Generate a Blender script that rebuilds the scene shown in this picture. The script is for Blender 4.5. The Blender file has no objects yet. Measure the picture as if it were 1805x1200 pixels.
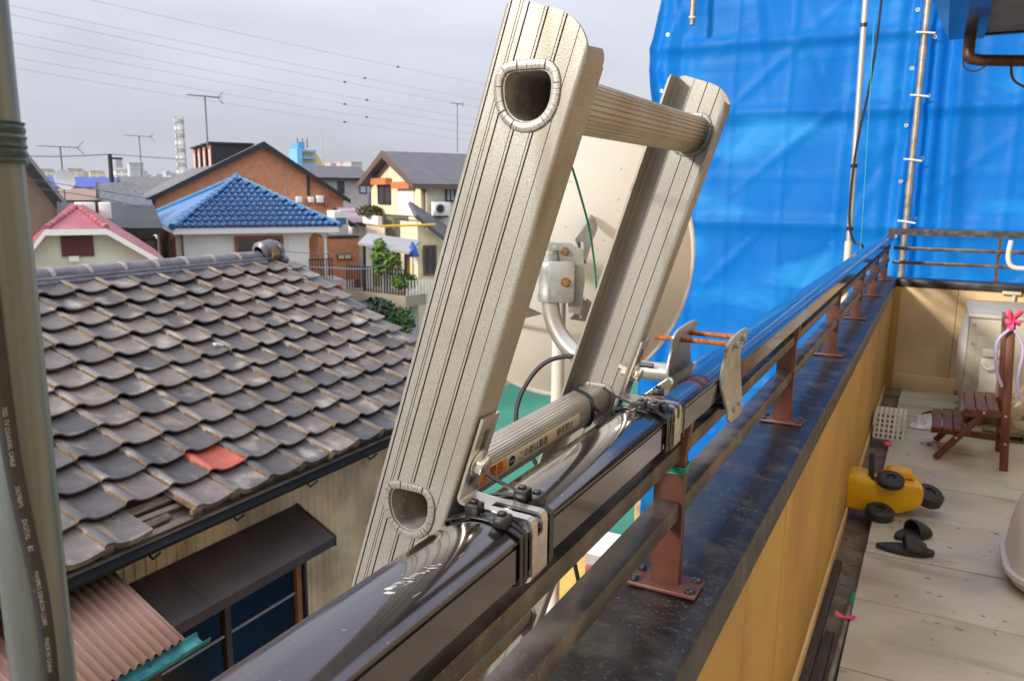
import bpy, bmesh, math, random
import numpy as np
from mathutils import Vector, Matrix
random.seed(7)
sc = bpy.context.scene
COL = sc.collection
R = math.radians
H = 7.3                      # eye height above the ground

# ------------------------------------------------------------------ camera
cam_d = bpy.data.cameras.new('camera'); cam = bpy.data.objects.new('camera', cam_d); COL.objects.link(cam)
YAW, PITCH, ROLL = R(28.0), R(10.65), R(0.6)
fw = Vector((-math.sin(YAW)*math.cos(PITCH), math.cos(YAW)*math.cos(PITCH), -math.sin(PITCH)))
rt = Vector((math.cos(YAW), math.sin(YAW), 0)); up = rt.cross(fw)
rt, up = rt*math.cos(ROLL)+up*math.sin(ROLL), up*math.cos(ROLL)-rt*math.sin(ROLL)
cam.matrix_world = Matrix(((rt.x, up.x, -fw.x, 0), (rt.y, up.y, -fw.y, 0), (rt.z, up.z, -fw.z, H), (0, 0, 0, 1)))
cam_d.sensor_width = 36; cam_d.lens = 1400/1805*36
cam_d.clip_start = 0.02; cam_d.clip_end = 3000
cam_d.dof.use_dof = True; cam_d.dof.focus_distance = 0.78; cam_d.dof.aperture_fstop = 20.0
sc.camera = cam

# ------------------------------------------------------------------ sky and sun
SUN = Vector((0.44, 0.86, -0.36)).normalized()      # direction in which the light travels
elev = math.asin(-SUN.z)
w = bpy.data.worlds.new('World'); sc.world = w; w.use_nodes = True
nt = w.node_tree; nt.nodes.clear()
out = nt.nodes.new('ShaderNodeOutputWorld'); bg = nt.nodes.new('ShaderNodeBackground')
sky = nt.nodes.new('ShaderNodeTexSky'); sky.sky_type = 'NISHITA'; sky.sun_disc = False
sky.sun_elevation = elev; sky.sun_rotation = math.atan2(-SUN.x, -SUN.y) % (2*math.pi)
sky.dust_density = 3.0; sky.air_density = 1.0
tc = nt.nodes.new('ShaderNodeTexCoord')
mp = nt.nodes.new('ShaderNodeMapping'); mp.inputs['Scale'].default_value = (1.3, 1.3, 4.5)
no = nt.nodes.new('ShaderNodeTexNoise'); no.inputs['Scale'].default_value = 2.2; no.inputs['Detail'].default_value = 6
rp = nt.nodes.new('ShaderNodeValToRGB')
rp.color_ramp.elements[0].position = .36; rp.color_ramp.elements[0].color = (6.15, 6.3, 7.1, 1)
rp.color_ramp.elements[1].position = .62; rp.color_ramp.elements[1].color = (7.1, 7.3, 8.2, 1)
mx = nt.nodes.new('ShaderNodeMixRGB'); mx.inputs[0].default_value = .90
nt.links.new(tc.outputs['Generated'], mp.inputs[0]); nt.links.new(mp.outputs[0], no.inputs['Vector'])
nt.links.new(no.outputs[0], rp.inputs[0]); nt.links.new(sky.outputs[0], mx.inputs[1]); nt.links.new(rp.outputs[0], mx.inputs[2])
# standard overcast sky: brighter towards the zenith, L ~ (1 + 2 sin(elevation)) / 3
sx = nt.nodes.new('ShaderNodeSeparateXYZ'); nt.links.new(tc.outputs['Generated'], sx.inputs[0])
mz = nt.nodes.new('ShaderNodeMath'); mz.operation = 'MAXIMUM'; mz.inputs[1].default_value = 0; nt.links.new(sx.outputs[2], mz.inputs[0])
ma = nt.nodes.new('ShaderNodeMath'); ma.operation = 'MULTIPLY_ADD'; ma.inputs[1].default_value = 2/1.30; ma.inputs[2].default_value = 1/1.30; nt.links.new(mz.outputs[0], ma.inputs[0])
vm = nt.nodes.new('ShaderNodeVectorMath'); vm.operation = 'SCALE'; nt.links.new(mx.outputs[0], vm.inputs[0]); nt.links.new(ma.outputs[0], vm.inputs['Scale'])
nt.links.new(vm.outputs[0], bg.inputs[0]); bg.inputs[1].default_value = 0.069
nt.links.new(bg.outputs[0], out.inputs[0])
sd = bpy.data.lights.new('sun', 'SUN'); sd.energy = 2.4; sd.angle = R(6); sd.color = (1.0, .93, .83)
so = bpy.data.objects.new('sun', sd); COL.objects.link(so); so.location = (-8, -6, 20)
so.rotation_euler = SUN.to_track_quat('-Z', 'Y').to_euler()
sc.view_settings.view_transform = 'Standard'; sc.view_settings.look = 'None'
sc.view_settings.exposure = 0.72; sc.view_settings.gamma = 1.0
try: sc.view_settings.use_curve_mapping = False
except Exception: pass
sc.cycles.use_denoising = True
sc.cycles.max_bounces = 5; sc.cycles.diffuse_bounces = 3; sc.cycles.glossy_bounces = 3; sc.cycles.use_adaptive_sampling = True; sc.cycles.adaptive_threshold = .02; sc.cycles.caustics_reflective = False; sc.cycles.caustics_refractive = False

# ------------------------------------------------------------------ materials
def lerp3(a, b, t): return tuple(a[i]*(1-t)+b[i]*t for i in range(3))
def M(name, col, rough=.55, metal=0.0, var=None, vs=6, vlo=.35, vhi=.7, speck=None, ss=300, slo=.6, shi=.7,
      rnd=None, bump=0.0, bs=60, stretch=(1, 1, 1), coat=0, spec=.5, rvar=0, streak=None, transl=0):
    m = bpy.data.materials.new(name); m.use_nodes = True
    t = m.node_tree; n = t.nodes; L = t.links
    p = n['Principled BSDF']
    p.inputs['Roughness'].default_value = rough; p.inputs['Metallic'].default_value = metal
    p.inputs['Coat Weight'].default_value = coat; p.inputs['Specular IOR Level'].default_value = spec
    p.inputs['Coat Roughness'].default_value = .06
    tc = n.new('ShaderNodeTexCoord'); oi = n.new('ShaderNodeObjectInfo')
    ml = n.new('ShaderNodeMath'); ml.operation = 'MULTIPLY'; ml.inputs[1].default_value = 41.0
    L.new(oi.outputs['Random'], ml.inputs[0])
    ad = n.new('ShaderNodeVectorMath'); ad.operation = 'ADD'
    L.new(tc.outputs['Object'], ad.inputs[0]); L.new(ml.outputs[0], ad.inputs[1])
    mp = n.new('ShaderNodeMapping'); mp.inputs['Scale'].default_value = stretch
    L.new(ad.outputs[0], mp.inputs[0])
    def noise(scale, det=3, vec=None):
        q = n.new('ShaderNodeTexNoise'); q.inputs['Scale'].default_value = scale; q.inputs['Detail'].default_value = det
        L.new((vec or mp).outputs[0], q.inputs['Vector']); return q
    def ramp(src, lo, hi):
        r = n.new('ShaderNodeMapRange'); r.inputs[1].default_value = lo; r.inputs[2].default_value = hi
        r.interpolation_type = 'SMOOTHSTEP'
        L.new(src, r.inputs[0]); return r.outputs[0]
    def mix(fac, a, b):
        q = n.new('ShaderNodeMixRGB'); L.new(fac, q.inputs[0])
        for i, c in ((1, a), (2, b)):
            if isinstance(c, tuple): q.inputs[i].default_value = (*c[:3], 1)
            else: L.new(c, q.inputs[i])
        return q.outputs[0]
    cur = tuple(col)
    if rnd: cur = mix(oi.outputs['Random'], cur, tuple(rnd))
    if var: cur = mix(ramp(noise(vs).outputs[0], vlo, vhi), cur, tuple(var))
    if streak:
        scol, smap, lo, hi = streak
        m2 = n.new('ShaderNodeMapping'); m2.inputs['Scale'].default_value = smap; L.new(ad.outputs[0], m2.inputs[0])
        cur = mix(ramp(noise(1.0, 6, m2).outputs[0], lo, hi), cur, tuple(scol))
    if speck: cur = mix(ramp(noise(ss, 2).outputs[0], slo, shi), cur, tuple(speck))
    if isinstance(cur, tuple): p.inputs['Base Color'].default_value = (*cur, 1)
    else: L.new(cur, p.inputs['Base Color'])
    if rvar:
        q = n.new('ShaderNodeMath'); q.operation = 'MULTIPLY_ADD'; q.inputs[1].default_value = rvar; q.inputs[2].default_value = rough-rvar*.5
        L.new(noise(vs*1.7).outputs[0], q.inputs[0]); L.new(q.outputs[0], p.inputs['Roughness'])
    if bump:
        b = n.new('ShaderNodeBump'); b.inputs['Strength'].default_value = 1.0; b.inputs['Distance'].default_value = bump
        L.new(noise(bs, 4).outputs[0], b.inputs['Height']); L.new(b.outputs[0], p.inputs['Normal'])
    if transl:
        o = n['Material Output']; tr = n.new('ShaderNodeBsdfTranslucent'); ms = n.new('ShaderNodeMixShader'); ms.inputs[0].default_value = transl
        if isinstance(cur, tuple): tr.inputs[0].default_value = (*cur, 1)
        else: L.new(cur, tr.inputs[0])
        L.new(p.outputs[0], ms.inputs[1]); L.new(tr.outputs[0], ms.inputs[2]); L.new(ms.outputs[0], o.inputs[0])
    return m

# ------------------------------------------------------------------ mesh helpers
class MB:
    def __init__(s, T=None): s.v = []; s.f = []; s.T = T
    def add(s, vs, fs):
        o = len(s.v); s.v += [Vector(s.T(*q)) if s.T else Vector(q) for q in vs]
        s.f += [tuple(i+o for i in f) for f in fs]; return s
    def box(s, x0, x1, y0, y1, z0, z1):
        return s.add([(x0,y0,z0),(x1,y0,z0),(x1,y1,z0),(x0,y1,z0),(x0,y0,z1),(x1,y0,z1),(x1,y1,z1),(x0,y1,z1)],
                     [(0,3,2,1),(4,5,6,7),(0,1,5,4),(1,2,6,5),(2,3,7,6),(3,0,4,7)])
    def obox(s, c, e1, e2, e3):
        c, e1, e2, e3 = map(Vector, (c, e1, e2, e3))
        P = [c+a*e1+b*e2+d*e3 for d in (-1, 1) for a, b in ((-1,-1),(1,-1),(1,1),(-1,1))]
        return s.add(P, [(0,3,2,1),(4,5,6,7),(0,1,5,4),(1,2,6,5),(2,3,7,6),(3,0,4,7)])
    def bar(s, a, b, w, h, upv=(0, 0, 1)):
        a, b, u = Vector(a), Vector(b), Vector(upv); d = (b-a); e = d.normalized()
        side = e.cross(u).normalized(); u2 = side.cross(e)
        return s.obox((a+b)/2, d/2, side*w/2, u2*h/2)
    def ext(s, prof, O, e1, e2, e3, t0, t1, cap=True):
        O, e1, e2, e3 = map(Vector, (O, e1, e2, e3)); n = len(prof)
        P = [O+e1*p+e2*q+e3*t for t in (t0, t1) for p, q in prof]
        F = [(i, (i+1) % n, n+(i+1) % n, n+i) for i in range(n)]
        if cap: F += [tuple(range(n))[::-1], tuple(range(n, 2*n))]
        return s.add(P, F)
    def tube(s, path, r, n=10, cap=True, closed=False):
        path = [Vector(q) for q in path]; k = len(path)
        rs = r if isinstance(r, (list, tuple)) else [r]*k
        P = []; ref = None
        for i, c in enumerate(path):
            if closed: t = path[(i+1) % k]-path[i-1]
            else: t = path[min(i+1, k-1)]-path[max(i-1, 0)]
            t.normalize()
            if ref is None:
                ref = Vector((0, 0, 1)) if abs(t.z) < .9 else Vector((1, 0, 0))
            ref = (ref-t*ref.dot(t)).normalized(); bi = t.cross(ref)
            for j in range(n):
                a = 2*math.pi*j/n; P.append(c+(ref*math.cos(a)+bi*math.sin(a))*rs[i])
        F = []
        for i in range(k if closed else k-1):
            i2 = (i+1) % k
            for j in range(n):
                F.append((i*n+j, i*n+(j+1) % n, i2*n+(j+1) % n, i2*n+j))
        if cap and not closed: F += [tuple(range(n))[::-1], tuple(range((k-1)*n, k*n))]
        return s.add(P, F)
    def lathe(s, prof, O, axis, n=24, cap=False):
        O, ax = Vector(O), Vector(axis).normalized()
        r0 = Vector((0, 0, 1)) if abs(ax.z) < .9 else Vector((1, 0, 0))
        e1 = (r0-ax*r0.dot(ax)).normalized(); e2 = ax.cross(e1)
        P = [O+ax*h+(e1*math.cos(2*math.pi*j/n)+e2*math.sin(2*math.pi*j/n))*r for r, h in prof for j in range(n)]
        F = [(i*n+j, i*n+(j+1) % n, (i+1)*n+(j+1) % n, (i+1)*n+j) for i in range(len(prof)-1) for j in range(n)]
        if cap: F += [tuple(range(n))[::-1], tuple(range((len(prof)-1)*n, len(prof)*n))]
        return s.add(P, F)
    def mesh(s, name, org=(0, 0, 0), bevel=0, smooth=None, seg=2):
        me = bpy.data.meshes.new(name); o = Vector(org)
        me.from_pydata([tuple(v-o) for v in s.v], [], s.f)
        bm = bmesh.new(); bm.from_mesh(me)
        if bevel:
            ed = [e for e in bm.edges if len(e.link_faces) == 2 and e.calc_face_angle(0) > .5]
            bmesh.ops.bevel(bm, geom=ed, offset=bevel, segments=seg, affect='EDGES', clamp_overlap=True, profile=.5)
        bmesh.ops.recalc_face_normals(bm, faces=bm.faces)
        bm.to_mesh(me); bm.free()
        if smooth or bevel:
            me.shade_smooth(); me.set_sharp_from_angle(angle=R(smooth or 40))
        return me
    def build(s, name, mat, parent=None, org=None, **kw):
        base = Vector(org) if org is not None else (parent_loc(parent) if parent else Vector((0, 0, 0)))
        o = bpy.data.objects.new(name, s.mesh(name, base, **kw)); COL.objects.link(o)
        o.data.materials.append(mat)
        if parent: o.parent = parent
        if org is not None or not parent: o.location = base-(parent_loc(parent) if parent else Vector((0, 0, 0)))
        return o
def parent_loc(p):
    v = Vector((0, 0, 0))
    while p: v += p.location; p = p.parent
    return v
def tag(o, label=None, cat=None, group=None, kind=None):
    if label: o['label'] = label
    if cat: o['category'] = cat
    if group: o['group'] = group
    if kind: o['kind'] = kind
    return o
def thing(name, label, cat, loc, group=None):
    o = bpy.data.objects.new(name, None); COL.objects.link(o); o.location = loc; o.empty_display_size = .1
    return tag(o, label, cat, group)
def inst(mesh, name, parent, loc, mat=None, rot=None):
    o = bpy.data.objects.new(name, mesh); COL.objects.link(o); o.parent = parent
    o.location = Vector(loc)-parent_loc(parent)
    if rot is not None: o.rotation_euler = rot
    return o
def catmull(pts, sub=6, closed=False):
    pts = [Vector(p) if len(p) == 3 else Vector((p[0], p[1], 0)) for p in pts]; n = len(pts); o = []
    for i in range(n if closed else n-1):
        g = (lambda k: pts[k % n]) if closed else (lambda k: pts[max(0, min(n-1, k))])
        a, b, c, d = g(i-1), g(i), g(i+1), g(i+2)
        for j in range(sub):
            t = j/sub
            o.append(.5*((2*b)+(c-a)*t+(2*a-5*b+4*c-d)*t*t+(3*b-a-3*c+d)*t*t*t))
    if not closed: o.append(pts[-1])
    return o
def text_geo(s, size=1.0):
    cu = bpy.data.curves.new('print', 'FONT'); cu.body = s; cu.size = size; cu.resolution_u = 2
    o = bpy.data.objects.new('print', cu); COL.objects.link(o)
    dg = bpy.context.evaluated_depsgraph_get(); me = bpy.data.meshes.new_from_object(o.evaluated_get(dg))
    vs = [tuple(v.co) for v in me.vertices]; fs = [tuple(p.vertices) for p in me.polygons]
    bpy.data.objects.remove(o); bpy.data.curves.remove(cu); bpy.data.meshes.remove(me)
    return vs, fs
def Zr(v): return H+v
# ------------------------------------------------------------------ materials used
ALU = M('weathered_aluminium', (.33, .32, .29), .40, .3, var=(.28, .27, .242), vs=14, speck=(.20, .18, .145), ss=1100, slo=.50, shi=.68, bump=.00012, bs=900, streak=((.20, .178, .14), (26, 26, 1.6), .54, .74))
ALUR = M('ribbed_rung_aluminium', (.42, .39, .34), .36, .3, var=(.33, .285, .22), vs=10, vlo=.42, vhi=.72, speck=(.2, .17, .13), ss=500, slo=.58, shi=.72)
ALUIN = M('tube_inside', (.40, .37, .32), .5, .2, var=(.24, .22, .19), vs=60, speck=(.5, .47, .42), ss=300)
HAND = M('glossy_black_handrail', (.060, .053, .066), .16, .9, var=(.085, .075, .085), vs=9, speck=(.26, .25, .27), ss=420, slo=.68, shi=.78, rvar=.12, coat=.9)
RAIL = M('dusty_brown_rail', (.04, .033, .028), .38, .2, var=(.13, .11, .09), vs=16, vlo=.40, vhi=.68, speck=(.22, .2, .17), ss=260, slo=.64, shi=.75, rvar=.2)
POST = M('rust_brown_paint', (.115, .038, .024), .42, 0, var=(.06, .024, .018), vs=14, speck=(.4, .3, .24), ss=90, slo=.74, shi=.78, bump=.0004, bs=140)
COPE = M('dirty_dark_coping', (.012, .0105, .0105), .36, 0, var=(.075, .064, .053), vs=13, vlo=.50, vhi=.78, speck=(.11, .096, .08), ss=170, slo=.56, shi=.80, streak=((.055, .047, .04), (9, 30, 9), .52, .75), rvar=.25, spec=.4)
OCHRE = M('ochre_siding', (.54, .34, .085), .7, 0, var=(.42, .255, .07), vs=2.2, streak=((.34, .195, .05), (5, 5, .7), .56, .74), speck=(.36, .25, .12), ss=200, slo=.62, shi=.75, bump=.0006, bs=260)
BEIGE = M('beige_siding', (.76, .56, .31), .7, 0, var=(.60, .44, .24), vs=4, speck=(.4, .3, .2), ss=200, slo=.62, shi=.75)
FLOOR = M('cream_balcony_sheet', (.55, .505, .395), .55, 0, var=(.42, .385, .31), vs=3.2, vlo=.40, vhi=.68, speck=(.17, .145, .11), ss=26, slo=.66, shi=.76, streak=((.36, .325, .25), (2.2, 9, 1), .54, .72), bump=.0004, bs=120, rvar=.2)
GUTF = M('dirty_gutter', (.13, .10, .07), .7, 0, var=(.24, .19, .13), vs=9, speck=(.03, .03, .025), ss=60)
STEEL = M('stainless_plate', (.62, .59, .54), .28, .9, var=(.5, .46, .4), vs=60, rvar=.2)
ZINC = M('zinc_bolt', (.66, .64, .52), .3, .9)
GALV = M('galvanised_steel', (.42, .43, .41), .45, .55, var=(.30, .31, .30), vs=22, speck=(.55, .55, .52), ss=150, slo=.6, shi=.7, bump=.0003, bs=200)
RUST = M('rusty_bolt', (.40, .13, .035), .8, .1, var=(.20, .06, .02), vs=120, speck=(.5, .24, .07), ss=300)
BLACKP = M('black_nylon', (.014, .014, .015), .36, 0)
BLACKC = M('black_cable', (.018, .017, .017), .42, 0)
WPRINT = M('white_print', (.62, .62, .60), .6)
BPRINT = M('black_print', (.02, .018, .015), .6)
DISH = M('dish_grey_paint', (.78, .755, .68), .42, 0, var=(.72, .69, .62), vs=5, speck=(.42, .38, .32), ss=160, slo=.68, shi=.76)
GREENW = M('green_cord', (.004, .22, .13), .5)
TARP = M('blue_tarpaulin', (.003, .235, .74), .5, 0, var=(.003, .20, .68), vs=1.3, vlo=.3, vhi=.7, streak=((.03, .37, .90), (.9, 1, 2.2), .50, .70), bump=.002, bs=40, transl=.5, spec=.3)
SCAF = M('scaffold_pipe', (.36, .33, .27), .45, .5, var=(.22, .19, .15), vs=14)
IVORY = M('ivory_plastic', (.52, .485, .385), .45, var=(.44, .41, .32), vs=8)
WHITEP = M('white_pipe', (.66, .63, .55), .35)
WOODB = M('brown_wood', (.17, .055, .026), .45, 0, var=(.10, .032, .018), vs=30, stretch=(1, 1, .15))
YEL = M('yellow_plastic', (.80, .45, .004), .4, 0, var=(.65, .33, .004), vs=9, speck=(.2, .12, .02), ss=90, slo=.7, shi=.76)
RUBB = M('black_rubber', (.022, .022, .023), .6)
PINK = M('pink_ribbon', (.85, .09, .22), .5)
LILAC = M('lilac_cord', (.45, .40, .62), .6)
PURP = M('purple_cloth', (.25, .05, .32), .8)
DARKW = M('dark_wet_plank', (.035, .025, .02), .6, var=(.07, .05, .035), vs=20, stretch=(8, .7, 8))
SOFF = M('grey_soffit', (.20, .19, .18), .7, var=(.16, .15, .14), vs=6)
BLKG = M('black_gutter_paint', (.020, .020, .026), .25, coat=.3)
BRNP = M('brown_downpipe', (.085, .032, .022), .4)

# ------------------------------------------------------------------ own house, balcony
FZ = Zr(-1.24)
CT = Zr(-.53)                      # coping top
Y1 = 5.65                          # far end of the balcony
fl = MB().box(-.125, 1.1, -1.2, Y1, FZ-.2, FZ-.012).build('balcony_floor', GUTF); tag(fl, kind='structure')
ys = [-1.2, -.3, .62, 1.48, 2.12, 2.54, 2.915, 3.33, 3.74, 4.62, 5.42, Y1-.004]
for a, b in zip(ys, ys[1:]):
    MB().box(-.122+random.uniform(-.002, .002), 1.1, a+.0025, b-.0025, FZ-.012, FZ+random.uniform(-.0015, .0015)).build('floor_sheet', FLOOR, fl, bevel=.002)
gt = MB().box(-.30, -.126, -1.2, Y1, FZ-.2, FZ-.05).build('balcony_gutter', GUTF); tag(gt, kind='structure')
bpy.data.objects['balcony_gutter'].location = (0, 0, 0)

pw = thing('parapet_wall', 'ochre balcony parapet wall with a dark metal coping, running away under the railing', 'wall', (-.29, 2.5, FZ-.2))
sy_ = [-1.2, -.19, 1.62, 3.43, 5.24, Y1+.13]
for a, b in zip(sy_, sy_[1:]):
    MB().box(-.36, -.222, a+.003, b-.003, FZ-.3, CT-.045).build('siding_panel', OCHRE, pw)
# coping: low hump with turned-down lips
cp = [(-.375, -.06), (-.375, -.006), (-.368, 0), (-.29, .006), (-.222, .001), (-.2125, -.003), (-.2105, -.008), (-.2105, -.058), (-.2135, -.058), (-.2135, -.045), (-.3715, -.045), (-.3715, -.06)]
for a, b in ((-1.2, .62), (.62, 2.43), (2.43, 4.24), (4.24, Y1+.15)):
    MB().ext(cp, (0, 0, CT), (1, 0, 0), (0, 0, 1), (0, 1, 0), a+.0008, b-.0008).build('coping', COPE, pw, smooth=30)
MB().box(-.228, -.2155, -1.2, Y1, FZ-.05, FZ+.016).build('base_trim', BEIGE, pw, bevel=.003)

fwl = thing('parapet_wall', 'beige far end wall of the balcony behind the outdoor air conditioner', 'wall', (.4, Y1+.06, FZ-.2))
for a, b in ((-.2215, .14), (.143, 1.05), (1.053, 1.9)):
    MB().box(a, b, Y1, Y1+.12, FZ-.3, CT-.045).build('siding_panel', BEIGE, fwl)
MB().box(-.2, 1.2, Y1-.010, Y1-.0005, FZ-.01, FZ+.10).build('skirting', BEIGE, fwl, bevel=.003)
MB().box(-.208, 1.9, Y1-.012, Y1+.14, CT-.045, CT+.004).build('coping', COPE, fwl, bevel=.004)
# cornering post strip
MB().box(-.2213, -.178, Y1-.03, Y1-.0003, FZ, CT-.046).build('corner_trim', OCHRE, fwl)

hw = thing('house', 'own house on the right: beige outer wall and the overhanging roof edge above the balcony', 'house', (1.2, 2, 0))
MB().box(1.1, 1.3, -3, 6.2, 0, 8.6).build('wall', BEIGE, hw)
MB().box(-.36, 1.1, -1.2, 5.78, FZ-.5, FZ-.31).build('balcony_slab', BEIGE, hw)
ev = [(-.145, .19), (-.048, .0), (-.01, -.003), (.10, .0), (.10, .02), (1.2, .02), (1.2, .40), (-.145, .22)]
gutter_p = [(-.150, .21), (-.146, .205), (-.050, .0), (.098, -.004), (.098, .03), (.07, .06), (-.15, .24)]
MB().ext(gutter_p, (0, 0, Zr(.73)), (1, 0, 0), (0, 0, 1), (0, 1, 0), 3.2, 4.5).build('eave_gutter', BLKG, hw, smooth=25)
MB().box(.0985, 1.25, 3.2, 4.47, Zr(.745), Zr(.78)).build('soffit', SOFF, hw)
MB().ext([(-.12, .245), (1.3, .65), (1.3, .72), (-.16, .26)], (0, 0, Zr(.73)), (1, 0, 0), (0, 0, 1), (0, 1, 0), 3.2, 4.53).build('roof_sheet', SOFF, hw)
MB().box(.0987, 1.24, 4.475, 4.5, Zr(.735), Zr(.95)).build('fascia', BLKG, hw)
dp = catmull([(.04, 4.42, Zr(.735)), (.04, 4.42, Zr(.66)), (.045, 4.42, Zr(.635)), (.075, 4.425, Zr(.622)), (.2, 4.43, Zr(.61)), (1.1, 4.45, Zr(.55))], 6)
MB().tube(dp, .026, 14).build('downpipe', BRNP, hw, smooth=50)
MB().tube(catmull([(.02, 4.39, Zr(.63)), (.03, 4.39, Zr(.585)), (.075, 4.39, Zr(.565)), (.12, 4.39, Zr(.59))], 6), .004, 6).build('loop_wire', BLACKC, hw)
MB().tube(catmull([(.215, 4.40, Zr(.60)), (.222, 4.39, Zr(.54)), (.25, 4.38, Zr(.50)), (.33, 4.38, Zr(.46))], 6), .006, 6).build('hanging_wire', BRNP, hw)

# ------------------------------------------------------------------ railing along the parapet
PX = -.2836
rl = thing('balcony_railing', 'dark metal balcony railing with a glossy black handrail, dusty lower bars and rust-brown posts', 'railing', (PX, 2.5, CT))
hwid = .0305; sag = .0085
top = [(-hwid+2*hwid*i/22, sag*(1-((i-11)/11)**2)*1.0) for i in range(23)]
prof = [(-hwid-.001, -.032), (-hwid-.001, -.004)] + top + [(hwid+.0012, -.0016), (hwid-.0012, -.0026), (hwid-.0012, -.0052), (hwid+.0004, -.006), (hwid+.0004, -.0325), (hwid-.012, -.0325), (hwid-.012, -.0295), (-hwid+.012, -.0295), (-hwid+.012, -.032)]
hz = Zr(-.2535)
hr = MB().ext(prof, (PX, 0, hz), (1, 0, 0), (0, 0, 1), (0, 1, 0), -.9, Y1+.10).build('handrail', HAND, rl, smooth=28)
tr = random.Random(5)
def hr_top(dx): return hz+sag*(1-(dx/hwid)**2)
for i in range(30):
    if i < 17:
        yy = .366+i*.0030+tr.uniform(-.001, .001); dx = .0035+i*.0003+tr.uniform(-.0025, .0025); ln = tr.uniform(.0015, .0042); wd = tr.uniform(.0003, .0008)*(2.2 if i < 3 else 1)
    else:
        yy = tr.uniform(.34, .62); dx = tr.uniform(-.004, .026); ln = tr.uniform(.001, .005); wd = .00018
    an = tr.uniform(.5, 1.0) if i < 17 else tr.uniform(-.3, .3); c, s_ = math.cos(an), math.sin(an)
    q = []
    for u, v in ((-ln, -wd*.3), (-ln*.2, -wd), (ln, -wd*.2), (ln*.9, wd*.4), (0, wd), (-ln*.8, wd*.6)):
        X = dx+u*s_+v*c; q.append((PX+X, yy+u*c-v*s_, hr_top(X)+.00025))
    MB().add(q, [tuple(range(6))]).build('scratch', WPRINT, hr)
PY = [.085+.901*i for i in range(7)]; PY[-1] = Y1-.16
def rail_seg(y0, y1, ztop, h, wd):
    MB().box(PX-wd/2, PX+wd/2, y0, y1, ztop-h, ztop).build('rail', RAIL, rl, bevel=.0012)
edges = [-.9]+PY+[Y1+.06]
for i in range(len(edges)-1):
    a = edges[i]+(.009 if i else 0); b = edges[i+1]-(.009 if i < len(PY) else 0)
    rail_seg(a, b, Zr(-.3185), .021, .032)
    rail_seg(a, b, Zr(-.400), .024, .032)
pp = MB(); z0 = CT+.008; zt = Zr(-.289)
pr = [(-.020, 0), (.020, 0), (.0205, zt-z0-.05), (.024, zt-z0-.02), (.027, zt-z0), (-.027, zt-z0), (-.024, zt-z0-.02), (-.0205, zt-z0-.05)]
pp.ext(pr, (0, 0, 0), (1, 0, 0), (0, 0, 1), (0, 1, 0), -.008, .008)
pmesh = pp.mesh('post', bevel=.0015); pmesh.materials.append(POST)
bmesh_ = MB().box(-.048, .048, -.027, .027, 0, .006).mesh('base_plate', bevel=.002); bmesh_.materials.append(POST)
bolt = MB().lathe([(.0, .0055), (.003, .0055), (.0055, .004), (.0058, .0012), (.0085, .001), (.0085, 0)], (0, 0, 0), (0, 0, 1), 10).mesh('bolt', smooth=50); bolt.materials.append(BLKG)
for y in PY:
    po = inst(pmesh, 'post', rl, (PX, y, z0))
    pl = inst(bmesh_, 'base_plate', po, (PX, y, CT+.006))
    for sx in (-.038, .038):
        for sy in (-.017, .017): inst(bolt, 'bolt', po, (PX+sx, y+sy, CT+.0115))
# railing across the far end
r2 = thing('balcony_railing', 'thin dark bars of the railing across the far end of the balcony', 'railing', (.8, Y1+.07, CT))
MB().ext([(p*.55, q) for p, q in prof], (0, Y1+.07, hz+.035), (0, 1, 0), (0, 0, 1), (-1, 0, 0), -1.9, .29).build('handrail', RAIL, r2, smooth=28)
for z in (-.325, -.415): MB().box(-.25, 1.9, Y1+.055, Y1+.085, Zr(z)-.022, Zr(z)).build('rail', RAIL, r2, bevel=.001)
for x in (.335, 1.235):
    po = MB().box(x-.008, x+.008, Y1+.056, Y1+.084, CT+.01, Zr(-.25)).build('post', POST, r2)
    MB().box(x-.03, x+.03, Y1+.03, Y1+.11, CT+.0045, CT+.011).build('base_plate', POST, po)

# ------------------------------------------------------------------ ladder
ANG = R(72.16); dL = Vector((math.cos(ANG), 0, math.sin(ANG))); nL = Vector((math.sin(ANG), 0, -math.cos(ANG)))
OL = Vector((0, 0, H)); NC = -.264; YN, YF = .5, .9
def LP(nn, s, y): return OL+nL*nn+dL*s+Vector((0, y, 0))
S_TOP, S_BOT = .040, -7.56
hw_ = .035; th = .0024; fd = .030
def web_line(y, sign, q0, q1, grooves):
    pts = [(q0, y)]
    for g, wd, dp_ in grooves:
        pts += [(g-wd/2, y), (g-wd*.2, y+sign*dp_), (g+wd*.2, y+sign*dp_), (g+wd/2, y)]
    return pts+[(q1, y)]
gr = []
for f_, big in ((-.0303, 1), (-.0235, 0), (-.0215, 0), (-.0170, 1), (-.0048, 0), (-.0022, 1), (.0102, 0), (.0126, 1), (.0238, 0)):
    gr.append((f_, .00125 if big else .0006, .0015 if big else .0006))
gin = [(-.0145, .0010, .0006), (.0005, .0012, .0008), (.0155, .0012, .0008)]
arc = lambda cx, cy, r, a0, a1, k: [(cx+r*math.cos(R(a0+(a1-a0)*i/k)), cy+r*math.sin(R(a0+(a1-a0)*i/k))) for i in range(k+1)]
prof = [(-hw_, fd), (-hw_-.0012, fd-.003)] + arc(-hw_+.0035, .0035, .0035, 180, 270, 4) + web_line(0, 1, -.0285, .0275, gr)[1:-1] + arc(hw_-.0035, .0035, .0035, -90, 0, 5) + [(hw_+.001, fd-.006), (hw_+.001, fd-.001), (hw_-.001, fd), (hw_-th-.001, fd-.002)]
prof += arc(hw_-.0040, .0040, .0040-th, 0, -90, 4) + [(q, y) for q, y in web_line(th, -1, -.029, .027, gin)[1:-1]][::-1] + arc(-hw_+.0040, .0040, .0040-th, 270, 180, 4) + [(-hw_+th, fd)]
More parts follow.
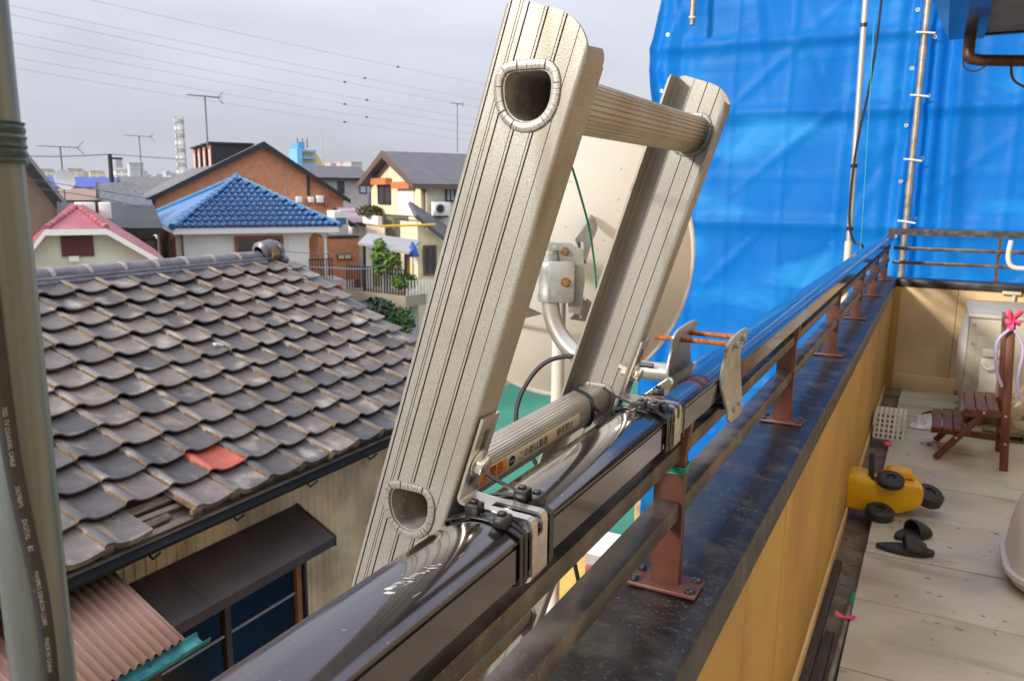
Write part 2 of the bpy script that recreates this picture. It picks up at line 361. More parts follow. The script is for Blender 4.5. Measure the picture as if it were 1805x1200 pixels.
# keep inner line ordering right to left
DP = [(0, .0170), (.0115, .0168), (.0172, .0148), (.0203, .0095), (.0208, .0025), (.0195, -.006), (.0160, -.0135), (.0100, -.0188), (.0038, -.0211)]
DP = DP+[(0, -.0214)]+[(-x, z) for x, z in DP[1:]][::-1]
Dsm = [(v.x, v.y) for v in catmull(DP, 8, True)]
def scale_prof(p, k): return [(x*k, z*k) for x, z in p]
SP = (.3518-.0163); S0 = -.0163; NR = 23
rungs = [S0-SP*i for i in range(NR) if S0-SP*i > S_BOT+.1]
sm = MB().ext(prof, (0, 0, 0), nL, (0, 1, 0), dL, S_BOT, S_TOP)
st = sm.build('stile', ALU, None)
cut = MB()
Din = scale_prof(Dsm, .955)
for s_ in rungs:
    c = dL*s_
    cut.ext(Din[::2], c, (1, 0, 0), (0, 0, 1), (0, 1, 0), -.01, .02)
for sgn, rq, rs in ((1, .032, .026), (-1, .010, .010)):   # rounded corners of the stile end
    pa = [(sgn*(hw_-rq+rq*math.sin(R(a))), S_TOP-rs+rs*math.cos(R(a))) for a in range(0, 91, 10)]
    cut.ext(pa+[(sgn*(hw_+.02), S_TOP-rs), (sgn*(hw_+.02), S_TOP+.02), (sgn*(hw_-rq), S_TOP+.02)], (0, 0, 0), nL, dL, (0, 1, 0), -.01, .05)
co = cut.build('cutter', ALU, None)
md = st.modifiers.new('b', 'BOOLEAN'); md.object = co; md.operation = 'DIFFERENCE'; md.solver = 'EXACT'
dg = bpy.context.evaluated_depsgraph_get(); sme = bpy.data.meshes.new_from_object(st.evaluated_get(dg)); sme.name = 'stile'
bpy.data.objects.remove(st); bpy.data.objects.remove(co)
GRIME = M('groove_grime', (.085, .07, .052), .8)
sme.materials.append(GRIME)
for p in sme.polygons:
    q_ = p.center.dot(nL); y_ = p.center.y
    if abs(q_) < .0318 and .00004 < y_ < .0016: p.material_index = 1
sme.shade_smooth(); sme.set_sharp_from_angle(angle=R(24))
lad = thing('ladder', 'weathered aluminium ladder leaning outside the black handrail, its top two rungs in view', 'ladder', LP(NC, S_BOT, .7))
def place_mesh(me, name, parent, pos):
    o = bpy.data.objects.new(name, me); COL.objects.link(o); o.parent = parent; o.location = Vector(pos)-parent_loc(parent); return o
place_mesh(sme, 'stile', lad, LP(NC, 0, YN))
bm = bmesh.new(); bm.from_mesh(sme)
for v in bm.verts: v.co.y *= -1
bmesh.ops.reverse_faces(bm, faces=bm.faces); sm2 = bpy.data.meshes.new('stile_far'); bm.to_mesh(sm2); bm.free()
sm2.materials.append(ALU); sm2.materials.append(GRIME); sm2.shade_smooth(); sm2.set_sharp_from_angle(angle=R(24))
place_mesh(sm2, 'stile', lad, LP(NC, 0, YF))
# rungs: ribbed D tubes, open at the ends
ring = []
n_d = len(Dsm)
for i, (x, z) in enumerate(Dsm):
    k = 1.0-(.045 if i % 4 == 0 else 0)
    ring.append((x*k, z*k))
rm = MB(); rm.ext(ring, (0, 0, 0), (1, 0, 0), (0, 0, 1), (0, 1, 0), .0005, YF-YN-.0005, cap=False)
rmesh = rm.mesh('rung', smooth=12); rmesh.materials.append(ALUR)
rin = MB(); rin.ext(scale_prof(Dsm, .86), (0, 0, 0), (1, 0, 0), (0, 0, 1), (0, 1, 0), .0004, YF-YN-.0004, cap=False)
k = len(Dsm)
for yy in (.0004, YF-YN-.0004):
    P = [(x*.955, yy, z*.955) for x, z in Dsm]+[(x*.86, yy, z*.86) for x, z in Dsm]
    rin.add(P, [(i, (i+1) % k, k+(i+1) % k, k+i) for i in range(k)])
rimesh = rin.mesh('rung_bore', smooth=50); rimesh.materials.append(ALUIN)
# crimped collar
cm = MB(); NS = 38; ST = 4
base = catmull([(x*1.0, z*1.0) for x, z in DP], 12, True); L_ = len(base)
cum = [0]
for i in range(L_): cum.append(cum[-1]+(base[(i+1) % L_]-base[i]).length)
def at_len(t):
    t = (t % 1.0)*cum[-1]
    for i in range(L_):
        if cum[i+1] >= t:
            u = (t-cum[i])/max(1e-9, cum[i+1]-cum[i]); return base[i].lerp(base[(i+1) % L_], u)
    return base[0]
P = []; tot = NS*ST
crnd = random.Random(2); cj = [crnd.uniform(-.12, .12) for _ in range(NS)]
for i in range(tot):
    sgi, ph = divmod(i, ST); t = (sgi+(0.0, .035, .945, .98)[ph]+cj[sgi]*1.6)/NS
    p = at_len(t); q = at_len(t+.004); tn = (q-p).normalized(); nn = Vector((tn.y, -tn.x, 0))
    if nn.dot(p) < 0: nn = -nn
    h = .0021 if ph in (1, 2) else .0008
    for off, y in ((-.0022, .001), (-.0014, -h*.8), (.0004, -h), (.0024, -h), (.0042, -h*.8), (.0052, .001)):
        v = p+nn*off; P.append((v.x, y, v.y))
F = []
for i in range(tot):
    for j in range(6): F.append((i*6+j, i*6+(j+1) % 6, ((i+1) % tot)*6+(j+1) % 6, ((i+1) % tot)*6+j))
cm.add(P, F); cmesh = cm.mesh('collar', smooth=35); cmesh.materials.append(ALU)
rung_objs = []
for i, s_ in enumerate(rungs):
    c = LP(NC, s_, YN); ro = inst(rmesh, 'rung', lad, c); rung_objs.append(ro)
    inst(rimesh, 'bore', ro, c); inst(cmesh, 'collar', ro, c)
    if i < 8: inst(cmesh, 'collar', ro, LP(NC, s_, YF-th-.0002))
# warning label on the side of the lower rung
r2c = LP(NC, rungs[1], YN)
def arc_pt(t):   # t metres along the D outline from the right top corner downward
    pts = [Vector((x, z)) for x, z in DP]; sm_ = [Vector(p) for p in Dsm]
    i0 = 8*2; d = 0; i = i0
    while True:
        a, b = sm_[i % n_d], sm_[(i+1) % n_d]; L2 = (b-a).length
        if d+L2 >= t: u = (t-d)/L2; p = a.lerp(b, u); tn = (b-a).normalized(); return p, Vector((-tn.y, tn.x)) * (1 if Vector((-tn.y, tn.x)).dot(p) > 0 else -1)
        d += L2; i += 1
def on_rung(y, t, lift):
    p, n_ = arc_pt(t); p = p+n_*lift
    return (r2c.x+p.x, r2c.y+y, r2c.z+p.y)
def patch(y0, y1, t0, t1, lift):
    m = MB(); k = 8; P = []
    for i in range(k+1):
        t = t0+(t1-t0)*i/k; P += [on_rung(y0, t, lift), on_rung(y1, t, lift)]
    m.add(P, [(2*i, 2*i+1, 2*i+3, 2*i+2) for i in range(k)]); return m
LBL = M('beige_label_film', (.68, .60, .43), .4); ORG = M('orange_warning_panel', (.85, .30, .07), .45)
lb = patch(.075, .300, .0062, .0205, .0004).build('warning_label', LBL, rung_objs[1])
patch(.077, .128, .0072, .0195, .0006).build('orange_panel', ORG, rung_objs[1])
def rung_text(txt, y0, t_base, size, mat, sx=1.0):
    vs, fs = text_geo(txt, size)
    m = MB().add([on_rung(y0+x*sx, t_base-y, .0009) for x, y, z in vs], fs); return m.build('print', mat, rung_objs[1])
rung_text('⚠', .079, .0172, .0095, BPRINT); rung_text('警告', .094, .0172, .0118, BPRINT, 1.15)
rung_text('⛔', .130, .0172, .0100, BPRINT, 1.2)
rung_text('この面は裏面', .151, .0172, .0098, BPRINT, 1.12); rung_text('使用禁止', .238, .0172, .0098, BPRINT, 1.12)
# ------------------------------------------------------------------ slotted ladder brackets over the handrail
def fillet(pts, r, k=4):
    o = [Vector(pts[0])]
    for i in range(1, len(pts)-1):
        a, b, c = map(Vector, pts[i-1:i+2]); u = (a-b).normalized(); v = (c-b).normalized()
        for j in range(k+1):
            t = j/k; p0 = b+u*r; p1 = b+v*r
            o.append((p0*(1-t)**2+b*2*t*(1-t)+p1*t*t))
    o.append(Vector(pts[-1])); return o
def strip(mb, path, y0, y1, th_):
    n = len(path); P = []
    for i, p in enumerate(path):
        t = (path[min(i+1, n-1)]-path[max(i-1, 0)]).normalized(); nn = Vector((-t.y, t.x))*th_/2
        for y in (y0, y1):
            for s_ in (-1, 1):
                q = p+nn*s_; P.append((q.x, y, q.y))
    F = []
    for i in range(n-1):
        a, b = i*4, i*4+4
        F += [(a, a+2, b+2, b), (a+1, b+1, b+3, a+3), (a, b, b+1, a+1), (a+2, a+3, b+3, b+2)]
    F += [(0, 1, 3, 2), (n*4-4, n*4-2, n*4-1, n*4-3)]
    mb.add(P, F)
def bracket(label, yc, wd, slot_h, s_up):
    root = thing('ladder_bracket', label, 'bracket', (PX, yc, hz), 'slotted brackets holding the ladder to the handrail')
    fx = lambda s_: (lambda p: (p.x, p.z))(LP(NC+hw_+.0028, s_, 0))
    zt_ = hr_top(0)+.0016; xr = PX+hwid+.0035
    pts = [fx(s_up), fx(-.3265), (fx(-.3265)[0]+.016, zt_+.0005), (PX, zt_), (xr, zt_-.001), (xr, hz-.040), (xr-.022, hz-.040)]
    pts = [Vector(p) for p in pts]
    path = fillet(pts, .0055)
    # resample for slots
    def seg_path(a, b):
        o = []; L = [0]
        for i in range(len(path)-1): L.append(L[-1]+(path[i+1]-path[i]).length)
        def at(t):
            for i in range(len(path)-1):
                if L[i+1] >= t: return path[i].lerp(path[i+1], (t-L[i])/max(1e-9, L[i+1]-L[i]))
            return path[-1].copy()
        o.append(at(a)); o += [path[i].copy() for i in range(len(path)) if a < L[i] < b]; o.append(at(b)); return o, L[-1]
    _, tot = seg_path(0, .01)
    mb = MB(); sl = wd*.17
    strip(mb, path, yc-wd/2, yc-sl, .0024); strip(mb, path, yc+sl, yc+wd/2, .0024)
    t = 0
    for a, b in slot_h+[(tot, tot)]:
        if a-t > .001: strip(mb, seg_path(t, a)[0], yc-sl+.0000, yc+sl-.0000, .0024)
        t = b
    mb.build('plate', STEEL, root, smooth=30)
    c = LP(NC+hw_+.0042, s_up-.042, yc); hexp = [(.0092*math.cos(R(60*i)), .0092*math.sin(R(60*i))) for i in range(6)]
    ax = nL; e1 = dL; e2 = Vector((0, 1, 0))
    b = MB(); b.lathe([(0, 0), (.0112, 0), (.0112, .0014), (0, .0014)], c, ax, 18); b.ext(hexp, c, e1, e2, ax, .0014, .0082)
    b.build('bolt', ZINC, root, bevel=.0005)
    c2 = LP(NC+hw_-.004, s_up-.042, yc); b = MB(); b.ext(hexp, c2, e1, e2, ax, -.006, .0); b.lathe([(.0036, 0), (.0036, -.012), (0, -.012)], c2, ax, 10)
    b.build('nut', ZINC, root)
    return root
bracket('slotted steel bracket over the near part of the handrail, bolted to the near ladder stile', .5165, .026, [(.012, .030), (.050, .062), (.098, .150)], -.252)
bracket('slotted steel bracket over the handrail beside the dish clamp, bolted to the far ladder stile', .8835, .026, [(.012, .030), (.050, .062), (.098, .150)], -.252)

# ------------------------------------------------------------------ black cable ties round the handrail
def tie(label, y, skew=0.0, head_dx=.018, lift=.0022, wd=.0048, tail=None):
    root = thing('cable_tie', label, 'cable tie', (PX, y, hz), 'black cable ties round the handrail')
    a = hwid+lift
    loop = [(-a, -.036), (-a, -.006)] + [(-a+2*a*i/10, sag*(1-((i-5)/5)**2)+lift) for i in range(11)] + [(a, -.006), (a, -.036), (a-.006, -.0385), (-a+.006, -.0385)]
    n = len(loop); P = []
    for (x, z) in loop:
        for yy in (-wd/2, wd/2):
            P.append((PX+x, y+yy+skew*x, hz+z)); P.append((PX+x*1.03, y+yy+skew*x, hz+z+(.0009 if z > -.02 else -.0009)))
    F = []
    for i in range(n):
        p, q = i*4, ((i+1) % n)*4
        F += [(p+1, q+1, q+3, p+3), (p, p+1, q+1, q), (p+2, q+2, q+3, p+3), (p, q, q+2, p+2)]
    MB().add(P, F).build('strap', BLACKP, root, smooth=30)
    hx = PX+head_dx; hz_ = hr_top(head_dx)+lift; hy = y+skew*head_dx
    h = MB(); h.box(hx-.0058, hx+.0058, hy-.0056, hy+.0056, hz_, hz_+.0090); h.box(hx-.0036, hx+.0026, hy-.0026, hy+.0026, hz_+.0091, hz_+.0115)
    h.build('head', BLACKP, root, bevel=.0009)
    if tail:
        t = MB(); pts = catmull(tail, 5)
        P = []
        for p in pts: P += [(p.x, p.y-.0022, p.z), (p.x, p.y+.0022, p.z+.0004), (p.x, p.y-.0022, p.z+.0010), (p.x, p.y+.0022, p.z+.0014)]
        F = []
        for i in range(len(pts)-1):
            a_, b_ = i*4, i*4+4
            F += [(a_, a_+1, b_+1, b_), (a_+2, b_+2, b_+3, a_+3), (a_, b_, b_+2, a_+2), (a_+1, a_+3, b_+3, b_+1)]
        t.add(P, F).build('tail', BLACKP, root, smooth=30)
tie('black cable tie nearest the camera, just left of the near bracket', .4900, .02, .0165, .0014)
tie('black cable tie squeezed against the left side of the near bracket', .4975, 0, -.012, .0016)
tie('black cable tie right of the near bracket with its strap running to the lower rung', .5385, .0, .0085, .0026, tail=[(PX+.008, .5385, hr_top(0)+.006), (PX-.012, .540, hr_top(0)+.0105), (PX-.030, .541, hr_top(0)+.016), (PX-.055, .541, hr_top(0)+.020)])
tie('second black cable tie right of the near bracket, lying lower on the handrail', .5440, .0, .0190, .0014)
tie('black cable tie left of the far bracket, with its head tilted up', .846, .02, .002, .0026, tail=[(PX, .838, hr_top(0)+.006), (PX-.025, .842, hr_top(0)+.012), (PX-.045, .846, hr_top(0)+.020)])
tie('black cable tie against the far bracket, its head near the handrail edge', .8555, .0, .0150, .0016)
tie('loose black cable tie just left of the far bracket with a doubled strap', .8625, .04, .022, .0022)
tie('black cable tie right of the far bracket, nearest the dish clamp', .915, .02, .000, .0022)
# thick black tie round the far end of the lower rung
rt_ = thing('cable_tie', 'black strap looped over the far end of the lower rung', 'cable tie', (r2c.x, .84, r2c.z))
P = []
for (x, z) in Dsm[::4]: P.append((r2c.x+x*1.07, .855-x*.9, r2c.z+z*1.07))
MB().tube(P, .0022, 6, closed=True).build('loop', BLACKP, rt_, smooth=60)
MB().tube(catmull([(r2c.x+.02, .838, r2c.z+.008), (r2c.x+.045, .842, r2c.z-.002), (PX+.008, .846, hr_top(0)+.006), (PX+.030, .852, hz-.002), (PX+.034, .854, hz-.030)], 6), .0021, 6).build('strap', BLACKP, rt_, smooth=60)

# ------------------------------------------------------------------ satellite dish clamped to the handrail
YD = 1.15
dish = thing('satellite_dish', 'grey satellite dish seen from behind, clamped to the handrail by a bent galvanised arm', 'satellite dish', (-.5, 1.25, H-.25))
fd_ = Vector((-.60, .78, .16)).normalized()
dc = Vector((-.565, 1.335, H-.150))                     # back of the bowl
e_r = fd_.cross(Vector((0, 0, 1))).normalized(); e_u = e_r.cross(fd_)
P = []; F = []; nr, na = 10, 64; RX, RY = .232, .262
for i in range(nr+1):
    r_ = i/nr; dep = .060*r_*r_
    for j in range(na):
        a = 2*math.pi*j/na; P.append(dc+e_r*RX*r_*math.cos(a)+e_u*RY*r_*math.sin(a)+fd_*dep)
for i in range(nr):
    for j in range(na): F.append((i*na+j, i*na+(j+1) % na, (i+1)*na+(j+1) % na, (i+1)*na+j))
o_ = len(P)
for i in range(nr+1):
    r_ = i/nr; dep = .060*r_*r_+.003
    for j in range(na):
        a = 2*math.pi*j/na; P.append(dc+e_r*RX*r_*math.cos(a)+e_u*RY*r_*math.sin(a)+fd_*dep)
for i in range(nr):
    for j in range(na): F.append((o_+i*na+j, o_+(i+1)*na+j, o_+(i+1)*na+(j+1) % na, o_+i*na+(j+1) % na))
MB().add(P, F).build('reflector', DISH, dish, smooth=60)
rim = [dc+e_r*RX*math.cos(2*math.pi*j/na)+e_u*RY*math.sin(2*math.pi*j/na)+fd_*.061 for j in range(na)]
MB().tube(rim, .0055, 8, closed=True).build('rim', DISH, dish, smooth=60)
# arm
az = H-.268
ax_ = -.528
arm = catmull([(-.325, YD, az), (-.40, YD, az), (-.47, YD+.003, az+.003), (-.512, YD+.006, az+.022), (-.541, YD+.01, az+.062), (-.549, YD+.012, az+.11), (-.549, YD+.012, H-.105)], 8)
MB().tube(arm, .0145, 18).build('arm', M('galvanised_arm', (.52, .51, .47), .3, .65, var=(.36, .35, .31), vs=12, streak=((.42, .27, .08), (26, 26, 5), .60, .75)), dish, smooth=60)
# band clamp round the arm top
bc = Vector((-.549, YD+.012, H-.142))
MB().lathe([(.0165, -.033), (.0185, -.034), (.0205, -.027), (.0188, -.018), (.0188, .016), (.0208, .024), (.0185, .032), (.0165, .033)], bc, (0, 0, 1), 20).build('band_clamp', GALV, dish, smooth=60)
MB().lathe([(0, .050), (.0148, .050), (.0148, .03)], bc, (0, 0, 1), 18).build('arm_cap', GALV, dish, smooth=50)
# side lug of the band clamp, facing the camera
e1 = Vector((.88, .47, 0)); e2 = Vector((-.47, .88, 0)); up_ = Vector((0, 0, 1))
MB().ext([(-.004, -.033), (.034, -.034), (.038, -.028), (.038, .026), (.034, .033), (-.004, .033)], bc+e2*-.021, e1, up_, e2, 0, .0035).build('clamp_lug', GALV, dish, bevel=.0012)
# folded bracket plate to the dish
MB().ext([(.030, -.05), (.050, -.055), (.056, .0), (.052, .05), (.030, .062), (.0, .062), (-.03, .070), (-.03, .036), (.028, .034)], bc+e2*-.008, e1, up_, e2, 0, .003).build('bracket_plate', GALV, dish, bevel=.001)
MB().ext([(0, -.062), (.05, -.058), (.078, -.02), (.075, .035), (.055, .060), (0, .062)], bc+e1*.052, e2, up_, e1, -.002, .002).build('bracket_web', GALV, dish, bevel=.001)
back = lambda a, b, lift=.0: dc+e_r*a+e_u*b+fd_*(.060*((a/RX)**2+(b/RY)**2)-.0035-lift)
def strap_arm(p0, p1, wd, name='bracket_arm'):
    p0, p1 = Vector(p0), Vector(p1); d = p1-p0; t = d.normalized(); s_ = t.cross(fd_).normalized()
    m = MB(); k = 14; prof = [(p0+s_*wd*.75), (p0+d*.72+s_*wd*.5), ]
    L = [p0-s_*wd*.75, p0+d*.70-s_*wd*.5]+[p1+(t*math.cos(R(a))*1.0+s_*math.sin(R(a)))*wd*.5 for a in range(-90, 91, 20)]+[p0+d*.70+s_*wd*.5, p0+s_*wd*.75]
    n = len(L); P = [q-fd_*.0018 for q in L]+[q+fd_*.0018 for q in L]
    m.add(P, [tuple(range(n)), tuple(range(n, 2*n))[::-1]]+[(i, (i+1) % n, n+(i+1) % n, n+i) for i in range(n)])
    return m.build(name, GALV, dish, smooth=30)
def px_to_dish(da, db): return back(da, db, .009)
for a, b in ((.012, .098), (.035, -.080), (-.15, .085), (-.15, -.09)):
    st_ = bc+e2*.03+e1*(.05 if a > 0 else -.03)+up_*(.045 if b > 0 else -.05)
    strap_arm(st_, px_to_dish(a, b), .030)
def hexbolt(c, axis, r, mat, parent, h=.005):
    axis = Vector(axis).normalized(); m = MB(); m.lathe([(0, 0), (r*1.35, 0), (r*1.35, .0012), (r*.9, .0012), (r*.9, h), (0, h)], c, axis, 12)
    return m.build('bolt', mat, parent, smooth=40)
GOLD = M('rusty_brass_bolt', (.36, .20, .06), .5, .5, var=(.20, .09, .03), vs=160)
hexbolt(bc+e2*-.0215+e1*.024+up_*0.0, -e2, .0058, GOLD, dish, .006)
hexbolt(bc+e2*-.009+e1*.022+up_*.048, -e2, .0052, GOLD, dish, .006)
hexbolt(bc+e1*.054+e2*.03+up_*.03, e1, .0050, GOLD, dish, .006); hexbolt(bc+e1*.054+e2*.035+up_*-.035, e1, .0050, GALV, dish, .006)
# clamp plates on the handrail and rusty through bolts
def clamp_plate(x, flip, zc, label):
    prof = [(-.045, .060), (-.030, .075), (.030, .078), (.045, .066), (.040, .03), (.046, -.01), (.036, -.05), (.030, -.072), (-.028, -.070), (-.034, -.05), (-.044, -.01), (-.038, .03)]
    prof = [(v.x, v.y) for v in catmull([(p*1.3, q*(.72 if q > 0 else 1.0)) for p, q in prof], 4, True)]
    m = MB(); n = len(prof)
    for layer in range(1):
        P = []
        for off in (0, .0045):
            for p, q in prof: P.append((x+flip*(off+.010*math.cos(q*34)**2*0-.0055*math.cos(q*42)), YD+p, zc+q))
        m.add(P, [tuple(range(n))[::-1], tuple(range(n, 2*n))]+[(i, (i+1) % n, n+(i+1) % n, n+i) for i in range(n)])
    return m
clamp_plate(PX+hwid+.006, 1, H-.252, '').build('clamp_plate', GALV, dish, bevel=.001)
clamp_plate(PX-hwid-.010, 1, H-.247, '').build('clamp_plate', GALV, dish, bevel=.001)
for y_, z_, x0 in ((YD-.018, H-.212, PX-hwid-.046), (YD+.024, H-.208, PX-hwid-.02), (YD-.016, H-.306, PX-hwid-.02), (YD+.018, H-.304, PX-hwid-.02)):
    MB().tube([(x0, y_, z_), (PX+hwid+.012, y_, z_)], .0038, 10).build('threaded_rod', RUST if z_ > H-.25 else BLKG, dish, smooth=60)
    hexbolt((PX+hwid+.0105, y_, z_), (1, 0, 0), .0062, GALV, dish, .007)
# cable from the dish arm
MB().tube(catmull([(-.36, YD-.02, az+.012), (-.42, YD-.02, az+.013), (-.475, YD-.025, az+.016), (-.525, YD-.04, az+.005), (-.552, YD-.06, az-.03), (-.560, YD-.08, az-.075), (-.545, YD-.085, az-.12), (-.50, YD-.08, az-.2), (-.45, YD-.02, az-.5), (-.40, YD, az-1.5)], 8), .0036, 8).build('antenna_cable', BLACKC, None, org=(-.5, YD, az)).name
tag(bpy.data.objects['antenna_cable'], 'black antenna cable looping below the dish arm behind the lower rung', 'cable')
wp = MB().tube([(-.565, 1.235, H-.17), (-.565, 1.235, 1.2), (-.565, 1.235, 0)], .0115, 14, cap=True).build('pole', WHITEP, None, org=(-.565, 1.235, 0), smooth=60)
tag(wp, 'pale upright pipe standing in front of the back of the satellite dish', 'pole')
gw = MB().tube(catmull([LP(NC, -.02, .62), (-0.3584, 0.80, H+0.0376), (-0.3799, 0.86, H+0.0244), (-0.3965, 0.92, H-0.0014), (-0.4039, 0.97, H-0.0450), (-0.4087, 1.00, H-0.0841), (-0.4114, 1.02, H-0.1246), (-0.4153, 1.04, H-0.1753), (-0.4247, 1.06, H-0.2459)], 6), .0015, 6).build('green_wire', GREENW, None, org=(-.38, .95, H-.1))
tag(gw, 'thin green wire hanging in front of the dish between the two ladder stiles', 'wire')
gp = MB()
for z_, ph in ((H-.350, 0), (H-.3545, .5), (H-.359, 1.0)):
    pts = []
    for j in range(16):
        a = 2*math.pi*j/16; cx_ = .0215*max(-1, min(1, 1.5*math.cos(a))); cy_ = .0100*max(-1, min(1, 1.5*math.sin(a)))
        pts.append((PX+cx_, PY[1]+cy_, z_+.003*math.sin(a+ph)-.002*math.cos(a)))
    gp.tube(pts, .0017, 6, closed=True)
gp = gp.build('cord', GREENW, None, org=(PX, PY[1], H-.355), smooth=60); tag(gp, 'green cord wound round the rust-brown railing post nearest the camera', 'cord')

# ------------------------------------------------------------------ antenna mast at the left edge with its coaxial cable
MX, MY = -.3345, .186
MAST = M('olive_grey_mast', (.17, .205, .205), .32, .35, var=(.11, .125, .115), vs=30, stretch=(3, 3, .08), vlo=.4, vhi=.65)
mast = thing('antenna_mast', 'upright metal antenna mast at the left edge, wrapped with dark tape', 'mast', (MX, MY, 0))
MB().tube([(MX, MY, 0), (MX, MY, 5), (MX, MY, 9.6)], .0127, 32).build('tube', MAST, mast, smooth=60)
TAPE = M('dark_green_tape', (.012, .028, .024), .3, 0, var=(.02, .045, .036), vs=90, bump=.0006, bs=260)
m = MB(); zs = [H+.0085+.016*i/14 for i in range(15)]
m.lathe([(.0130, zs[0])]+[(.0140+.0004*math.sin(i*2.3), z) for i, z in enumerate(zs)]+[(.0130, zs[-1])], (MX, MY, 0), (0, 0, 1), 28)
m.build('tape_wrap', TAPE, mast, smooth=50)
MB().tube([(MX, MY, H-.40), (MX, MY, H-.37)], .016, 24).build('clip_band', GALV, mast, smooth=50)
# coax
vw = (Vector((0, 0, H))-Vector((MX, MY, H-.25))); vw.z = 0; vw.normalize(); sd_ = Vector((-vw.y, vw.x, 0))  # sd_: to the left seen from the camera?
if sd_.dot(rt) > 0: sd_ = -sd_
CR = .0033
KS = [(v.x, v.y) for v in catmull([(-.5, .0045), (.0, .0040), (.21, .0034), (.355, .0024), (.5, .0004), (.64, -.0018), (.78, -.0026), (.93, -.0024), (1.2, -.002), (1.6, -.002)], 8)]
def coax_c(t):   # t: 0 at the top, 1 bottom
    z = H-.05-.18*t; ks = KS; lat = .004
    for (ta, la), (tb_, lb2) in zip(ks, ks[1:]):
        if ta <= t <= tb_: u_ = (t-ta)/(tb_-ta); lat = la+(lb2-la)*u_
    return Vector((MX, MY, z))+vw*(.0127+CR*.9)*math.sqrt(max(.05, 1-(lat/.017)**2))+sd_*lat
cpts = [coax_c(i/30) for i in range(31)]
coax = thing('coaxial_cable', 'black coaxial cable with white lettering running down the antenna mast', 'cable', tuple(cpts[15]))
MB().tube([cpts[0]+Vector((0, 0, .6)), cpts[0]+Vector((0, 0, .2))]+cpts+[cpts[-1]-Vector((0, 0, .3))], CR, 14).build('sheath', BLACKC, coax, smooth=70)
CPRINT = M('grey_print', (.34, .34, .33), .6)
def coax_text(txt, t0, size, sx=1.0):
    vs, fs = text_geo(txt, size); P = []
    for x, y, z in vs:
        t = t0+x*sx/.18; c = coax_c(t); c2 = coax_c(t+.01); tn = (c2-c).normalized()
        to = (Vector((0, 0, H))-c); to = (to-tn*to.dot(tn)).normalized(); side = tn.cross(to)
        if side.dot(rt) < 0: side = -side
        a = (y-size*.35)/CR; P.append(c+(to*math.cos(a)+side*math.sin(a))*(CR+.00012))
    MB().add(P, fs).build('lettering', CPRINT, coax)
coax_text('75Ω  TV COAXIAL CABLE', .20, .0022); coax_text('S5CFB(M)', .385, .0022); coax_text('DIGITAL', .465, .0024); coax_text('BS', .53, .0026)
coax_text('MASPRO DENKOH CORP.', .595, .0022); coax_text('MADE IN CHINA', .765, .0022)

# ------------------------------------------------------------------ blue tarpaulins on scaffolding
YT = 7.2; LEDG = (8.56, 7.98, 7.05, 5.6, 4.0)
def tarp(name, label, x0, x1, z0, z1, yoff, seed, lefthem):
    r_ = random.Random(seed); nx, nz = int((x1-x0)/.022), int((z1-z0)/.036); P = []; F = []
    ph = [r_.uniform(0, 6) for _ in range(12)]
    wr = [(r_.uniform(x0, x1), r_.uniform(5.2, 9.6), r_.uniform(-1.4, 1.4), r_.uniform(.25, .9), r_.uniform(-.014, .022)) for _ in range(70)]
    creasex = [x0+.22+k*.46 for k in range(20)]; creasez = [z0+.1+.47*k for k in range(30)]
    X, Z = np.meshgrid(np.linspace(x0, x1, nx+1), np.linspace(z0, z1, nz+1), indexing='ij'); s_ = np.sin
    Y = YT+yoff+.018*s_(X*1.9+ph[0]+.5*s_(Z*.8))+.012*s_(Z*2.1+X*.8+ph[1])+.007*s_(X*5.1+Z*2.7+ph[2])+.005*s_(X*9-Z*4+ph[3])
    for cx in creasex: Y -= .010*np.maximum(0, 1-np.abs(X-cx-.01*s_(Z*1.7+cx))/.030)
    for cz in creasez: Y -= .009*np.maximum(0, 1-np.abs(Z-cz-.02*s_(X*1.3+cz))/.034)
    for (qx, qz, sl_, ln, am) in wr:
        t_ = np.maximum(0, 1-np.abs(Z-qz)/ln); w_ = .07*t_+.012; Y -= am*np.maximum(0, 1-np.abs(X-qx-sl_*(Z-qz))/w_)*t_
    for zl in LEDG: Y -= .035*np.exp(-((Z-zl)/.045)**2)
    dl = X-x0; dr = x1-X     # gathered folds near the hems
    Y += np.exp(-(dl/.30)**2)*.06*s_(dl*34+.6*s_(Z*1.3+ph[5]))*(.5+.5*s_(Z*1.1+ph[6]))+np.exp(-(dr/.22)**2)*.03*s_(dr*40+Z*.9)
    if lefthem: X = X+(.05*s_(Z*1.9+1.0)+.035*s_(Z*4.3))*np.exp(-(dl/.35)**2)
    P = np.stack([X, Y, Z], -1).reshape(-1, 3).tolist()
    for i in range(nx):
        for j in range(nz): a = i*(nz+1)+j; F.append((a, a+nz+1, a+nz+2, a+1))
    o = MB().add(P, F).build(name, TARP, None, org=((x0+x1)/2, YT, z0), smooth=80)
    return tag(o, label, 'tarpaulin', 'blue tarpaulins on the scaffolding')
tl_ = tarp('tarpaulin', 'large bright blue tarpaulin left of the scaffold pole, its left hem gathered in folds', -2.36, -.20, .3, 10.4, .0, 3, True)
tr_ = tarp('tarpaulin', 'blue tarpaulin on the right of the scaffold pole, behind the end of the balcony', -.26, 2.4, .3, 10.4, -.03, 9, False)
EYE = M('brass_eyelet', (.55, .52, .45), .4, .7)
def eyelets(t, xs):
    for x, z in xs:
        v = min(t.data.vertices, key=lambda q: (q.co.x+t.location.x-x)**2+(q.co.z+t.location.z-z)**2)
        c = v.co+t.location; m = MB().lathe([(.007, -.003), (.015, -.003), (.015, .005), (.007, .005), (.007, -.003)], c+Vector((0, -.008, 0)), (0, -1, 0), 14)
        m.build('eyelet', EYE, t, smooth=40)
